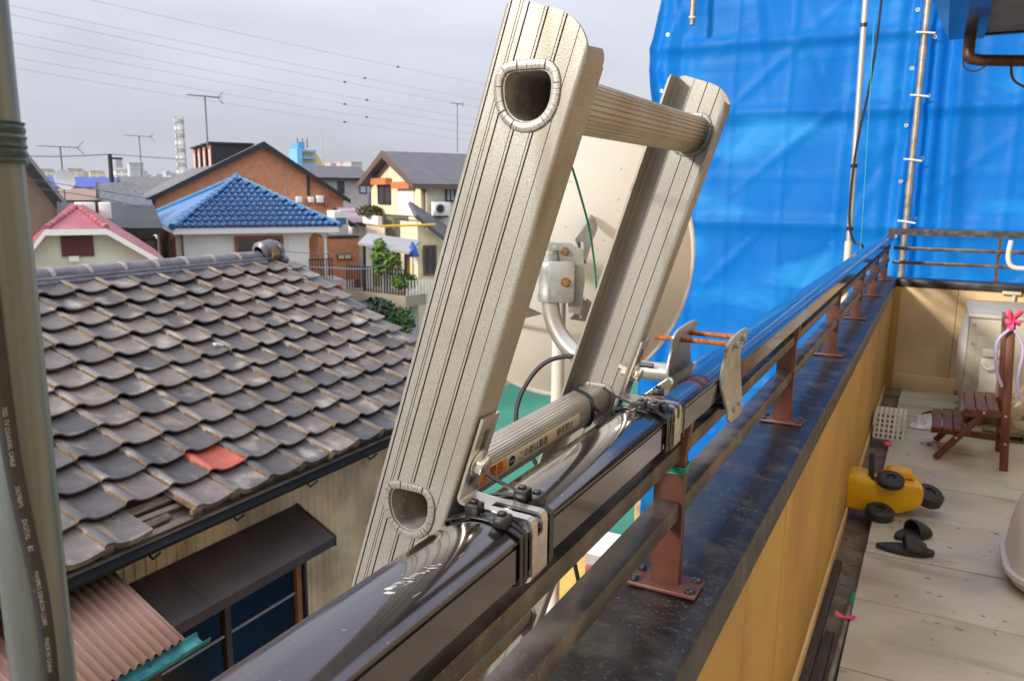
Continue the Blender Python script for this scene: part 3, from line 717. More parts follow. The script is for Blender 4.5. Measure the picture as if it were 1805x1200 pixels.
eyelets(tl_, [(-2.31+.04*math.sin(z*3), z) for z in (9.1, 8.65, 8.2, 7.75, 7.3, 6.85)]); eyelets(tl_, [(-.30, z) for z in (8.72, 8.28, 7.84, 7.40, 6.96)]); eyelets(tr_, [(-.17, z) for z in (8.5, 8.06, 7.58, 7.1)])
def scaf_pole(label, p, q, r_=.0243, name='scaffold_pole', mat=SCAF, joints=()):
    root = thing(name, label, 'scaffold pole', q)
    MB().tube([p, q], r_, 14).build('pipe', mat, root, smooth=60)
    return root
CLIP = M('white_tie_clip', (.72, .70, .66), .5)
sp = scaf_pole('rusty grey scaffold pole standing in front of the blue tarp with white lashing ties', (-.243, 7.06, 10.4), (-.231, 7.06, 0))
for z_ in (8.507, 8.05, 7.571, 7.096, 6.62, 6.2):
    b_ = MB(); b_.lathe([(.026, -.006), (.030, -.006), (.030, .006), (.026, .006)], (-.24, 7.06, z_), (.15, 0, 1), 14)
    b_.tube([(-.30, 7.03, z_+.004), (-.25, 7.03, z_), (-.17, 7.03, z_-.012)], .007, 6); b_.build('lashing_tie', CLIP, sp, smooth=50)
for z_ in (8.36, 7.35, 6.5): MB().lathe([(.0243, -.05), (.0285, -.05), (.0285, .05), (.0243, .05)], (-.24, 7.06, z_), (0, 0, 1), 14).build('coupler', SCAF, sp, smooth=50)
lp_ = scaf_pole('short grey scaffold pole laced into the left edge of the blue tarp', (-2.02, 7.0, 10.4), (-2.02, 7.0, 8.70))
MB().lathe([(.026, -.006), (.032, -.006), (.032, .006), (.026, .006)], (-2.02, 7.0, 8.76), (.15, 0, 1), 14).build('lashing_tie', CLIP, lp_, smooth=50)
wpp = thing('pipe_mast', 'slim white-grey pipe standing before the tarp beyond the handrail', 'pipe', (-.545, 5.9, 5.5))
MB().tube([(-.578, 5.9, 9.2), (-.537, 5.9, 6.9)], .0185, 14).build('pipe', M('pale_pipe', (.50, .49, .45), .4, .4), wpp, smooth=60)
MB().tube([(-.540, 5.9, 6.985), (-.520, 5.9, 5.5)], .024, 14).build('socket', WHITEP, wpp, smooth=60)
for z_ in (8.385, 7.488, 7.072): MB().lathe([(.0185, -.012), (.0215, -.012), (.0215, .012), (.0185, .012)], (-.5495-.0178*(z_-7.6), 5.9, z_), (0, 0, 1), 14).build('black_tape', BLACKP, wpp, smooth=50)
cb = MB().tube(catmull([(-.475, 5.88, 9.2), (-.470, 5.88, 8.7), (-.475, 5.88, 8.3), (-.50, 5.88, 7.95), (-.53, 5.88, 7.72), (-.55, 5.877, 7.45), (-.545, 5.877, 7.12), (-.50, 5.88, 6.98), (-.44, 5.88, 6.94), (-.40, 5.88, 6.6)], 6), .008, 7).build('cable', BLACKC, None, org=(-.5, 5.88, 7.5)); tag(cb, 'black cable hanging down beside the slim pipe in front of the tarp', 'cable')
gr_ = MB().tube(catmull([(-.50, 5.86, 8.4), (-.485, 5.86, 7.9), (-.47, 5.86, 7.4), (-.46, 5.86, 7.0), (-.46, 5.86, 6.6)], 5), .0028, 5).build('cord', M('faint_green_cord', (.03, .38, .36), .6), None, org=(-.47, 5.86, 7.5)); tag(gr_, 'thin turquoise cord hanging straight down the tarp right of the slim pipe', 'cord')
sf = thing('scaffolding', 'scaffold tubes pressing through the blue tarpaulin from behind', 'scaffolding', (0, YT+.1, 0))
for z_ in (8.56, 7.98, 7.05, 5.6, 4.0): MB().tube([(-2.3, YT+.045, z_), (2.4, YT+.045, z_)], .0243, 10).build('ledger', SCAF, sf, smooth=60)
for x_ in (-1.75, -1.0, .8, 2.0): MB().tube([(x_, YT+.13, 10.4), (x_, YT+.13, 0)], .0243, 10).build('standard', SCAF, sf, smooth=60)
MB().tube([(-1.75, YT+.18, 7.05), (-1.0, YT+.18, 8.56)], .02, 10).build('brace', SCAF, sf, smooth=60)
bb = thing('building', 'building under repair hidden behind the blue tarpaulin, shaped to let light through its upper part', 'building', (1.5, 11, 0))  # unseen building, set back and kept low so light shines through the tarp
MB().box(-1.6, 2.4, YT+3.5, YT+8, 0, 6.4).build('wall', BEIGE, bb); MB().box(-1.8, 2.6, YT+3.3, YT+8.2, 6.402, 6.6).build('roof', SOFF, bb)

# ------------------------------------------------------------------ things on the balcony
ac = thing('air_conditioner', 'ivory outdoor air conditioner unit by the far wall with a bulging white fan guard', 'air conditioner', (.34, 5.2, FZ))
MB().box(.190, .480, 4.86, 5.55, FZ+.07, FZ+.60).build('body', IVORY, ac, bevel=.012)
MB().box(.180, .490, 4.85, 5.56, FZ+.6005, FZ+.622).build('top_cover', IVORY, ac, bevel=.008)
MB().lathe([(0, .034), (.10, .032), (.20, .02), (.235, .004), (.24, 0)], (.1895, 5.13, FZ+.36), (-1, 0, 0), 32).build('fan_guard', M('white_guard', (.72, .71, .70), .4), ac, smooth=60)
MB().box(.235, .365, 4.843, 4.8585, FZ+.13, FZ+.51).build('side_panel', IVORY, ac, bevel=.004)
MB().box(.26, .36, 4.80, 4.8425, FZ+.405, FZ+.445).build('valve_cover', M('white_cover', (.75, .74, .68), .4), ac, bevel=.006)
MB().box(.258, .345, 4.815, 4.8425, FZ+.16, FZ+.40).build('pipe_cover', M('white_pipe_cover', (.74, .73, .68), .4), ac, bevel=.012)
for y_ in (4.98, 5.42): MB().box(.17, .50, y_-.03, y_+.03, FZ+.052, FZ+.069).build('foot', SOFF, ac)
for i, z_ in enumerate((.565, .46, .22)): MB().lathe([(0, .004), (.006, .004), (.007, 0)], (.215, 4.859, FZ+z_), (0, -1, 0), 8).build('screw', GALV, ac)
BLK = M('mossy_block', (.16, .15, .105), .9, var=(.09, .09, .06), vs=25, bump=.003, bs=90)
for i, (x_, y_, lb_) in enumerate(((.115, 4.98, 'mossy hollow concrete block under the near corner of the air conditioner'), (.30, 4.70, 'dark hollow concrete block behind the step stool'))):
    b_ = thing('concrete_block', lb_, 'concrete block', (x_+.1, y_, FZ))
    m = MB(); m.box(x_, x_+.19, y_-.05, y_+.05, FZ+.001, FZ+.012); m.box(x_, x_+.19, y_-.05, y_+.05, FZ+.04, FZ+.050); m.box(x_, x_+.012, y_-.05, y_+.05, FZ+.012, FZ+.04); m.box(x_+.09, x_+.10, y_-.05, y_+.05, FZ+.012, FZ+.04); m.box(x_+.178, x_+.19, y_-.05, y_+.05, FZ+.012, FZ+.04)
    m.build('block', BLK, b_)
# step stool with slatted treads
stl = thing('step_stool', 'brown wooden folding step stool with slatted treads and tall back posts', 'step stool', (.25, 4.3, FZ))
for y_ in (4.14, 4.46):
    MB().bar((.365, y_, FZ+.001), (.322, y_, FZ+.69), .030, .034, (1, 0, 0)).build('back_post', WOODB, stl, bevel=.003)
    MB().bar((.085, y_+.024, FZ+.006), (.262, y_+.024, FZ+.252), .018, .030, (1, 0, 0)).build('diagonal_leg', WOODB, stl, bevel=.003)
    MB().bar((.185, y_+.001, FZ+.245), (.350, y_+.001, FZ+.262), .018, .024).build('side_rail', WOODB, stl, bevel=.002)
    MB().bar((.055, y_+.046, FZ+.135), (.215, y_+.046, FZ+.140), .018, .022).build('side_rail', WOODB, stl, bevel=.002)
for k_ in range(3):
    x_ = .205+.046*k_; MB().box(x_-.021, x_+.021, 4.125, 4.50, FZ+.262+.004*k_, FZ+.276+.004*k_).build('tread_slat', WOODB, stl, bevel=.002)
    x_ = .078+.046*k_; MB().box(x_-.021, x_+.021, 4.150, 4.52, FZ+.150+.002*k_, FZ+.164+.002*k_).build('tread_slat', WOODB, stl, bevel=.002)
MB().box(.343, .357, 4.157, 4.443, FZ+.10, FZ+.135).build('cross_rail', WOODB, stl); MB().box(.310, .322, 4.157, 4.443, FZ+.63, FZ+.67).build('cross_rail', WOODB, stl)
MB().box(.10, .34, 4.33, 4.36, FZ+.085, FZ+.115).build('stretcher', WOODB, stl)
for x_, z_ in ((.345, .26), (.357, .13), (.26, .265), (.16, .13)):
    MB().lathe([(0, .004), (.006, .003), (.007, 0)], (x_, 4.122, FZ+z_), (0, -1, 0), 8).build('screw', STEEL, stl)
# ribbon and cords hung on the stool
rb = MB(); c = Vector((.325, 4.115, FZ+.70))
for a, ln in ((60, .055), (120, .05), (200, .03), (-20, .035), (260, .05)):
    e = Vector((math.cos(R(a)), 0, math.sin(R(a)))); s_ = Vector((-e.z, 0, e.x)); rb.add([c+s_*.005, c+e*ln*.6+s_*.014+Vector((0, -.012, 0)), c+e*ln+s_*.010, c+e*ln-s_*.012, c+e*ln*.6-s_*.012+Vector((0, .010, 0)), c-s_*.005], [(0, 1, 4, 5), (1, 2, 3, 4)])
rb = rb.build('ribbon', PINK, None, org=c, smooth=60); rb.modifiers.new('s', 'SOLIDIFY').thickness = .004
tag(rb, 'bright pink ribbon tied to the top of the brown stool post', 'ribbon')
for pts, lb_ in (([(.315, 4.10, FZ+.66), (.275, 4.09, FZ+.60), (.285, 4.09, FZ+.48), (.315, 4.10, FZ+.40)], 'lilac cord looped on the left of the stool post'),
                 ([(.335, 4.10, FZ+.66), (.375, 4.09, FZ+.58), (.37, 4.09, FZ+.44), (.39, 4.09, FZ+.36), (.44, 4.1, FZ+.31)], 'long lilac cord hanging on the right of the stool post')):
    o = MB().tube(catmull(pts, 6), .007, 7).build('cord', LILAC, None, org=pts[0], smooth=60); tag(o, lb_, 'cord')
tcl = MB().tube(catmull([(.265, 4.80, FZ+.37), (.29, 4.78, FZ+.345), (.315, 4.78, FZ+.35), (.33, 4.79, FZ+.365)], 5), .010, 8).build('hose', WHITEP, None, org=(.3, 4.8, FZ+.36), smooth=60); tag(tcl, 'short white hose loop below the valve cover of the air conditioner', 'hose')
br = thing('wall_hook', 'white T-shaped hook on the far wall above the air conditioner', 'hook', (.43, 5.64, FZ+.6))
MB().box(.372, .470, 5.615, 5.648, FZ+.655, FZ+.675).build('crossbar', IVORY, br, bevel=.003); MB().bar((.435, 5.63, FZ+.654), (.428, 5.63, FZ+.52), .018, .018, (0, 1, 0)).build('stem', IVORY, br, bevel=.003)
hs = MB().tube(catmull([(.34, 4.98, H-.23), (.335, 4.98, H-.31), (.35, 4.985, H-.36), (.39, 4.99, H-.375), (.45, 5.0, H-.36), (.55, 5.02, H-.25)], 6), .012, 9).build('duct_hose', M('ivory_hose', (.74, .70, .58), .5), None, org=(.34, 4.98, H-.3), smooth=60); tag(hs, 'ivory hose curving up in front of the far railing at the right edge', 'hose')
du = MB().box(.455, .56, 4.84, 4.95, FZ+.25, H-.42).build('pipe_duct', IVORY, None, org=(.5, 4.9, FZ+.25), bevel=.01); tag(du, 'ivory pipe duct rising at the right edge beside the air conditioner', 'duct')
for z_, x_ in ((.26, .36), (.22, .38)):
    o = MB().tube(catmull([(x_, 4.55, FZ+z_-.03), (x_+.06, 4.55, FZ+z_+.02), (x_+.12, 4.56, FZ+z_+.10), (x_+.2, 4.6, FZ+z_+.2)], 5), .014, 8).build('insulated_pipe', M('tan_pipe', (.55, .47, .30), .6), None, org=(x_, 4.55, FZ+z_), smooth=60)
    tag(o, 'tan insulated pipe behind the stool, the '+('upper' if z_ > .24 else 'lower')+' of the two', 'pipe')
# basket
bk = thing('basket', 'white plastic lattice basket lying by the ochre parapet', 'basket', (-.13, 4.45, FZ)); m = MB()
BW = M('white_basket', (.74, .72, .66), .5)
def slope_pt(u, v): # u across 0..1, v up the tilted face 0..1
    return Vector((-.20+.135*u+.01*v*(1-2*u)*0, 4.39+.07*v, FZ+.004+.115*v))
for k_ in range(7): m.bar(slope_pt(k_/6, 0), slope_pt(k_/6, 1), .009, .006, (0, 1, 0))
for k_ in range(6): m.bar(slope_pt(0, k_/5), slope_pt(1, k_/5), .009, .006, (0, 1, 0))
m.build('lattice_side', BW, bk); m = MB()
for k_ in range(7):
    x_ = -.20+.135*k_/6; m.bar((x_, 4.462, FZ+.118), (x_, 4.60, FZ+.118), .008, .006)
for k_ in range(5): m.bar((-.20, 4.47+.032*k_, FZ+.1182), (-.065, 4.47+.032*k_, FZ+.1182), .007, .005)
m.build('lattice_bottom', BW, bk); MB().box(-.204, -.196, 4.40, 4.60, FZ+.003, FZ+.114).build('side_wall', BW, bk); MB().box(-.069, -.061, 4.40, 4.60, FZ+.003, FZ+.114).build('side_wall', BW, bk)
# yellow toy vehicle on its side
toy = thing('toy_vehicle', 'yellow plastic ride-on toy lying on its side with black wheels', 'toy', (-.09, 3.32, FZ))
ty = [(-.132, .030), (-.105, .008), (.02, .004), (.085, .022), (.125, .050), (.130, .100), (.115, .118), (.05, .122), (.02, .112), (-.03, .112), (-.06, .128), (-.120, .130), (-.140, .112), (-.130, .090), (-.138, .065)]
ct, st_ = math.cos(R(8)), math.sin(R(8))
m = MB(); m.ext([(v.x*1.08, v.y*1.12) for v in catmull(ty, 3, True)], (-.095, 3.29, FZ+.004), (ct, st_, 0), (0, 0, 1), (-st_, ct, 0), -.0, .13); m.build('body', YEL, toy, bevel=.012, smooth=50)
m = MB(); m.ext([(-.03, .0), (.09, .0), (.075, .028), (.0, .034)], (-.08, 3.36, FZ+.145), (ct, st_, 0), (0, 0, 1), (-st_, ct, 0), -.02, .05); m.build('seat_ridge', YEL, toy, bevel=.006)
def wheel(c, ax_v, r_, w_):
    o = MB().lathe([(r_*.35, -w_*.5), (r_*.8, -w_*.5), (r_, -w_*.3), (r_, w_*.3), (r_*.8, w_*.5), (r_*.35, w_*.5), (r_*.35, -w_*.5)], c, ax_v, 24).build('wheel', RUBB, toy, smooth=40)
    MB().lathe([(0, w_*.42), (r_*.2, w_*.42), (r_*.36, w_*.3)], c, ax_v, 16).build('hub', RUBB, o, smooth=40); return o
wheel((-.075, 3.29, FZ+.150), (.08, -.30, .95), .050, .034)
wheel((.060, 3.38, FZ+.080), (.30, -.20, .93), .056, .055)
wheel((-.100, 3.25, FZ+.026), (.1, -.15, .97), .052, .045)
MB().bar((-.145, 3.33, FZ+.13), (-.150, 3.34, FZ+.235), .022, .014, (0, 1, 0)).build('handle', RUBB, toy, bevel=.004); MB().box(-.185, -.11, 3.31, 3.35, FZ+.115, FZ+.138).build('handle_base', RUBB, toy, bevel=.006)
# slippers
def slipper(label, c, ang, ln=.19):
    root = thing('slipper', label, 'slipper', c, 'black slippers on the balcony floor')
    e = Vector((math.cos(R(ang)), math.sin(R(ang)), 0)); s_ = Vector((-e.y, e.x, 0)); out_ = []
    for t in range(28):
        a = 2*math.pi*t/28; x = math.cos(a); y = math.sin(a); wdt = .036+.008*x-.006*math.cos(2*a); out_.append((x*ln/2, y*wdt))
    MB().ext(out_, c, e, s_, (0, 0, 1), .001, .020).build('sole', RUBB, root, bevel=.005)
    P = []; F = []; kx, ka = 8, 10
    for i in range(kx+1):
        x = ln*(-.03+.38*i/kx); hgt = .052*(1-.55*(i/kx)**1.5); wd_ = (.040+.004*math.sin(i/kx*3)) if i < kx else .03
        for j in range(ka+1):
            a = math.pi*j/ka; P.append(Vector(c)+e*x+s_*wd_*math.cos(a)+Vector((0, 0, .016+hgt*math.sin(a)**.8)))
    for i in range(kx):
        for j in range(ka): q = i*(ka+1)+j; F.append((q, q+ka+1, q+ka+2, q+1))
    o = MB().add(P, F).build('upper', RUBB, root, smooth=60); md = o.modifiers.new('s', 'SOLIDIFY'); md.thickness = .005
slipper('near black slipper lying lengthwise in front of the yellow toy', (.000, 2.975, FZ), 8)
slipper('black slipper standing crosswise between the toy and the near slipper', (.020, 3.13, FZ), 48, .17)
# rod, planks in the gutter, tub at right
rod = thing('pole', 'grey rod with a green tip and a pink ribbon lying in the balcony gutter', 'pole', (-.15, 2.2, FZ-.05))
MB().tube([(-.150, 1.5, FZ-.035), (-.132, 2.50, FZ-.012)], .009, 10).build('shaft', SCAF, rod, smooth=60); MB().tube([(-.1318, 2.501, FZ-.0119), (-.1305, 2.58, FZ-.010)], .0105, 10).build('green_tip', M('green_cap', (.01, .18, .09), .5), rod, smooth=60)
m = MB(); c = Vector((-.139, 2.40, FZ-.002))
for a in (20, 150, 215, 320):
    e = Vector((math.cos(R(a)), math.sin(R(a))*.6, .25)); s_ = Vector((-e.y, e.x, 0)); m.add([c+s_*.004, c+e*.028+s_*.010, c+e*.034-s_*.008, c-s_*.004], [(0, 1, 2, 3)])
m.build('ribbon', PINK, rod)
for i, (x_, y0, y1, lb_) in enumerate(((-.203, .9, 2.86, 'dark wet plank lying in the gutter along the ochre wall'), (-.172, .9, 2.35, 'dark plank lying in the gutter beside the grey rod'))):
    o = MB().bar((x_-.004, y0, FZ-.041), (x_, y1, FZ-.037), .026, .016).build('plank', DARKW, None, org=(x_, y1, FZ-.045), bevel=.002); tag(o, lb_, 'plank')
tub = thing('storage_tub', 'pale rounded plastic tub at the right edge of the balcony floor', 'tub', (.55, 2.98, FZ))
def rr_ring(cx, cy, a, b, z, k=40, p=4): return [(cx+a*math.copysign(abs(math.cos(2*math.pi*i/k))**(2/p), math.cos(2*math.pi*i/k)), cy+b*math.copysign(abs(math.sin(2*math.pi*i/k))**(2/p), math.sin(2*math.pi*i/k)), z) for i in range(k)]
P = []; rings = ((.24, .20, .001), (.262, .22, .02), (.272, .232, .05), (.285, .245, .052), (.285, .245, .066), (.270, .232, .068), (.262, .225, .15), (.245, .21, .235), (.22, .185, .27), (.15, .12, .285), (.01, .01, .288))
for a, b, z in rings: P += rr_ring(.57, 2.98, a, b, FZ+z)
F = [(i*40+j, i*40+(j+1) % 40, (i+1)*40+(j+1) % 40, (i+1)*40+j) for i in range(len(rings)-1) for j in range(40)]
MB().add(P, F).build('body', M('pale_tub', (.60, .55, .49), .35), tub, smooth=35)
# small litter
pf = MB(); r_ = random.Random(4)
for k_ in range(16):
    a = r_.uniform(0, 6.3); q = Vector((.065+.05*math.cos(a)*r_.random(), 4.39+.05*math.sin(a)*r_.random(), FZ+.006+.02*r_.random())); e = Vector((r_.uniform(-1, 1), r_.uniform(-1, 1), r_.uniform(-.2, .8))).normalized()*.022; s_ = e.cross(Vector((.3, .2, 1))).normalized()*.011
    pf.add([q-e*.5, q+s_, q+e*.5, q-s_], [(0, 1, 2, 3)])
pf = pf.build('cloth_flower', PURP, None, org=(.065, 4.39, FZ)); tag(pf, 'crumpled purple cloth flower on the floor by the stool', 'cloth flower')
for x_, y_, lb_ in ((-.125, 4.28, 'small pink scrap on the floor in front of the white basket'),):
    o = MB().obox((x_, y_, FZ+.008), (.016, .006, 0), (-.004, .012, .004), (0, -.002, .006)).build('plastic_scrap', PINK, None, org=(x_, y_, FZ), bevel=.002); tag(o, lb_, 'scrap')
bg_ = MB(); r_ = random.Random(8)
P = []; F = []; k = 14
for i in range(k+1):
    for j in range(k+1):
        u, v = i/k, j/k; hgt = .05*math.sin(math.pi*u)*math.sin(math.pi*v)*(.5+r_.random()); P.append((-.045+.2*u+r_.uniform(-.006, .006), 4.68+.22*v, FZ+.004+hgt))
for i in range(k):
    for j in range(k): q = i*(k+1)+j; F.append((q, q+k+1, q+k+2, q+1))
o = bg_.add(P, F).build('plastic_bag', M('clear_plastic', (.62, .60, .57), .2, spec=.8), None, org=(.05, 4.8, FZ)); tag(o, 'crumpled pale plastic bag on the floor beyond the white basket', 'bag')
o = MB().tube(catmull([(.02, 4.98, FZ+.012), (.06, 5.03, FZ+.016), (.11, 5.0, FZ+.012), (.15, 4.96, FZ+.014), (.19, 4.99, FZ+.012)], 5), .010, 7).build('cable', BLACKC, None, org=(.1, 5, FZ), smooth=60); tag(o, 'black cable end lying on the floor before the far wall', 'cable')
# ------------------------------------------------------------------ neighbouring house with the pantile roof
TILE = M('weathered_pantile', (.070, .065, .068), .42, 0, var=(.44, .38, .315), vs=5, vlo=.52, vhi=.78, rnd=(.235, .19, .165), speck=(.055, .046, .041), ss=120, slo=.60, shi=.75, bump=.0012, bs=90, rvar=.3, streak=((.42, .29, .19), (2, 9, 3), .60, .80))
MOSS = M('joint_dirt', (.20, .125, .06), .9, var=(.11, .075, .04), vs=30)
REDT = M('red_glazed_tile', (.52, .12, .085), .45, 0, var=(.50, .09, .055), vs=14)
RIDGE = M('ridge_tile_dark', (.085, .08, .10), .38, 0, var=(.17, .155, .17), vs=8, speck=(.26, .24, .23), ss=110, slo=.64, shi=.75, rvar=.25)
MORT = M('pale_mortar_band', (.42, .38, .34), .7, var=(.28, .25, .23), vs=30)
SIDE = M('olive_corrugated_siding', (.70, .61, .40), .5, .1, var=(.38, .33, .21), vs=3, streak=((.50, .44, .29), (5, 5, .5), .55, .75))
DKMET = M('dark_brown_metal', (.075, .055, .045), .42, .2, var=(.055, .042, .036), vs=5)
GUT2 = M('dark_teal_gutter', (.012, .014, .014), .75, spec=.25)
GLASS = M('dark_window_glass', (.010, .017, .02), .12, 0, spec=.25)
WOODO = M('orange_wood_frame', (.30, .12, .04), .5, var=(.2, .08, .03), vs=20)
TIMB = M('bare_grey_timber', (.22, .18, .135), .8, var=(.17, .14, .10), vs=18, stretch=(6, .8, 6), bump=.002, bs=60)
BATT = M('dark_broken_batten', (.085, .065, .045), .9, var=(.20, .16, .115), vs=25, stretch=(6, .8, 6), bump=.003, bs=60)
n1 = thing('tiled_house', 'neighbouring house with a weathered grey pantile roof, one red tile and a missing eave tile', 'house', (-5.7, 2.5, 0))
SL = math.atan2(.410, .912); us = Vector((-math.cos(SL), 0, math.sin(SL))); nr_ = Vector((math.sin(SL), 0, math.cos(SL)))
EX, EY0, NROW = .21, 2.2, 12
E0 = Vector((-3.385, 0, H-1.742))
TW = .267
tp = [(0, -.004), (.007, .000), (.010, .026), (.018, .0315), (.040, .031), (.058, .026), (.075, .015), (.092, .005), (.115, -.003), (.150, -.008), (.185, -.007), (.225, .001), (.262, .010), (.272, .012)]
def tile_mesh(name, mat, eave=False, jit=0, seed=0):
    r_ = random.Random(seed); P = []; n = len(tp); Ls = (-.275, -.14, -.005, 0.0)
    for li, x in enumerate(Ls):
        for (y, h) in tp:
            lift = .052*(x+.275)/.275
            hh = h+lift+(-.0025 if li == 3 else 0)+r_.uniform(-.0008, .0008)
            P.append((x, y, hh))
    F = []
    for i in range(3):
        for j in range(n-1): a = i*n+j; F.append((a, a+n, a+n+1, a+1))
    o = len(P)
    for (y, h) in tp: P.append((0.0, y, h+.052-.0025-(.034 if eave else .011)))
    for j in range(n-1): F.append((3*n+j, o+j, o+j+1, 3*n+j+1))
    m = MB().add(P, F)
    if eave:
        m.lathe([(0, .012), (.022, .011), (.033, .006), (.036, 0), (.036, -.02)], (-.004, .034, .028), (1, 0, 0), 14)
        m.add([(.004, .07, .038), (.004, .27, .046), (.004, .27, -.012), (.004, .07, -.026)], [(0, 1, 2, 3)]) if False else None
    me = m.mesh(name, smooth=42); me.materials.append(mat); me.materials.append(MOSS)
    for p in me.polygons:
        c_ = p.center
        if c_.y < .0095 and c_.x > -.2 and len(p.vertices) == 4: p.material_index = 1
    return me
tms = [tile_mesh('roof_tile', TILE, False, 0, s_) for s_ in range(4)]; te = tile_mesh('eave_tile', TILE, True); tred = tile_mesh('red_tile', REDT)
TR = Matrix((( -us.x, 0, nr_.x), (-us.y, 1, nr_.y), (-us.z, 0, nr_.z))).to_4x4()
def put_tile(me, name, k, r_, rj):
    p = E0+us*(r_*EX)+Vector((0, EY0+k*TW, 0))
    o = bpy.data.objects.new(name, me); COL.objects.link(o); o.parent = n1
    o.matrix_local = Matrix.Translation(p-n1.location+Vector((0, rj.uniform(-.003, .003), rj.uniform(-.002, .002)))-us*rj.uniform(-.006, .006)) @ TR @ Matrix.Rotation(R(rj.uniform(-1.6, 1.6)), 4, 'Z') @ Matrix.Rotation(R(rj.uniform(-1.1, 1.1)), 4, 'Y')
    return o
rj = random.Random(12)
for r_ in range(NROW):
    kmin = -4 if r_ < 6 else -1
    for k in range(kmin, 14):
        if (k, r_) == (1, 0): continue
        if (k, r_) == (3, 1): tag(put_tile(tred, 'roof_tile', k, r_, rj), 'single bright red tile'); continue
        put_tile(te if r_ == 0 else rj.choice(tms), 'roof_tile', k, r_, rj)
# plain continuation beyond the left edge of view, roof deck, back slope
deck = MB(); T0 = E0+nr_*-.030
deck.ext([(-.02, -.03), (2.64, -.03), (2.64, -.004), (-.02, -.004)], T0, us, nr_, (0, 1, 0), -1.5, 5.86); deck.build('roof_deck', TIMB, n1)
RGX = E0.x+us.x*2.60; RGZ = E0.z+1.034
MB().ext([(0, 0), (-2.9, -1.31), (-2.9, -1.25), (0, .07)], (RGX, 0, RGZ), (1, 0, 0), (0, 0, 1), (0, 1, 0), -1.5, 5.86).build('back_roof', TILE, n1)
for i_, (sx_, wd_, y0_, y1_, tl) in enumerate(((.02, .035, 2.40, 2.80, .0), (.075, .045, 2.38, 2.66, .012), (.13, .03, 2.46, 2.82, -.008), (.19, .05, 2.40, 2.74, .006))):
    p_ = E0+us*sx_+nr_*(-.012+.004*i_); MB().bar(p_+Vector((0, y0_, 0)), p_+Vector((0, y1_, 0))+us*tl, wd_, .016, nr_).build('batten', BATT if i_ % 2 else TIMB, n1)
MB().box(E0.x-.05, E0.x-.028, -1.5, 5.84, E0.z-.085, E0.z-.022).build('eave_board', DKMET, n1)
# ridge: stacked flat courses and round caps
ry = [-1.2+.296*i for i in range(24)]
for lay, (hw2, z0_, z1_) in enumerate(((.130, .008, .034), (.112, .036, .060))):
    for i, y in enumerate(ry[:-1]):
        off = .14 if lay else 0
        if y+off > 5.5: continue
        MB().ext([(-hw2, z0_), (hw2, z0_), (hw2-.002, z0_+.012), (hw2-.012, z1_), (-hw2+.012, z1_)], (RGX, 0, RGZ), (1, 0, 0), (0, 0, 1), (0, 1, 0), y+off+.0015, y+off+.2945).build('ridge_course', RIDGE, n1)
MB().ext([(-.12, -.03), (.15, -.06), (.125, .007), (-.125, .007)], (RGX, 0, RGZ), (1, 0, 0), (0, 0, 1), (0, 1, 0), -1.2, 5.8).build('ridge_bedding', RIDGE, n1)
capm = MB(); k = 9
capm.ext([(.078*math.cos(R(180*i/k)), .056*math.sin(R(180*i/k))) for i in range(k+1)], (0, 0, 0), (1, 0, 0), (0, 0, 1), (0, 1, 0), 0, .285)
capmesh = capm.mesh('ridge_cap', smooth=50); capmesh.materials.append(RIDGE)
bandm = MB().ext([(.084*math.cos(R(180*i/k)), .062*math.sin(R(180*i/k))) for i in range(k+1)], (0, 0, 0), (1, 0, 0), (0, 0, 1), (0, 1, 0), -.018, .016).mesh('cap_band', smooth=50); bandm.materials.append(MORT)
for y in ry[:-1]:
    if y > 5.45: continue
    o = inst(capmesh, 'ridge_cap', n1, (RGX, y, RGZ+.061)); inst(bandm, 'cap_band', o, (RGX, y, RGZ+.061))
# ridge-end ornament
om = MB(); yo = 5.78
om.ext([(v.x, v.y) for v in catmull([(-.17, .0), (-.19, .05), (-.14, .09), (-.13, .15), (-.07, .205), (0, .22), (.07, .205), (.13, .15), (.14, .09), (.19, .05), (.17, .0)], 3)], (RGX, yo, RGZ-.01), (1, 0, 0), (0, 0, 1), (0, 1, 0), 0, .05)
om.build('ridge_end_tile', RIDGE, n1, bevel=.01)
MB().lathe([(0, .10), (.05, .095), (.085, .07), (.10, .03), (.10, -.12), (.06, -.14)], (RGX, yo-.03, RGZ+.12), (0, 1, .15), 16).build('ridge_end_drum', RIDGE, n1, smooth=45)
MB().obox((RGX+.09, yo-.06, RGZ+.07), (.03, 0, -.04), (0, .05, 0), (.03, 0, .05)).build('mortar_lump', MOSS, n1, bevel=.012)
o = MB().obox(E0+us*1.35+nr_*.055+Vector((0, 4.06, 0)), us*.012+Vector((0, -.004, 0)), Vector((.01, .045, -.015)), nr_*.009).build('plastic_offcut', M('white_offcut', (.75, .76, .74), .5), None, org=E0+us*1.35+Vector((0, 4.06, 0))); tag(o, 'small white plastic piece lying on the grey pantile roof', 'offcut')
# gutter
gp_ = [(.044*math.cos(R(180+18*i)), .036*math.sin(R(180+18*i))) for i in range(11)]+[(.040*math.cos(R(360-18*i)), .032*math.sin(R(360-18*i))) for i in range(11)]
MB().ext(gp_, (E0.x+.045, 0, E0.z-.030), (1, 0, 0), (0, 0, 1), (0, 1, 0), 2.30, 5.84).build('gutter', GUT2, n1, smooth=40)
MB().ext(gp_, (E0.x+.045, 0, E0.z-.032), (1, 0, 0), (0, 0, 1), (0, 1, 0), -1.5, 2.295).build('gutter', GUT2, n1, smooth=40)
for y in (2.45, 3.0, 3.6, 4.2, 4.8, 5.4): MB().tube([(E0.x+.105, y, E0.z-.05), (E0.x+.045, y, E0.z-.10), (E0.x-.03, y, E0.z-.06)], .006, 6).build('gutter_bracket', GUT2, n1)
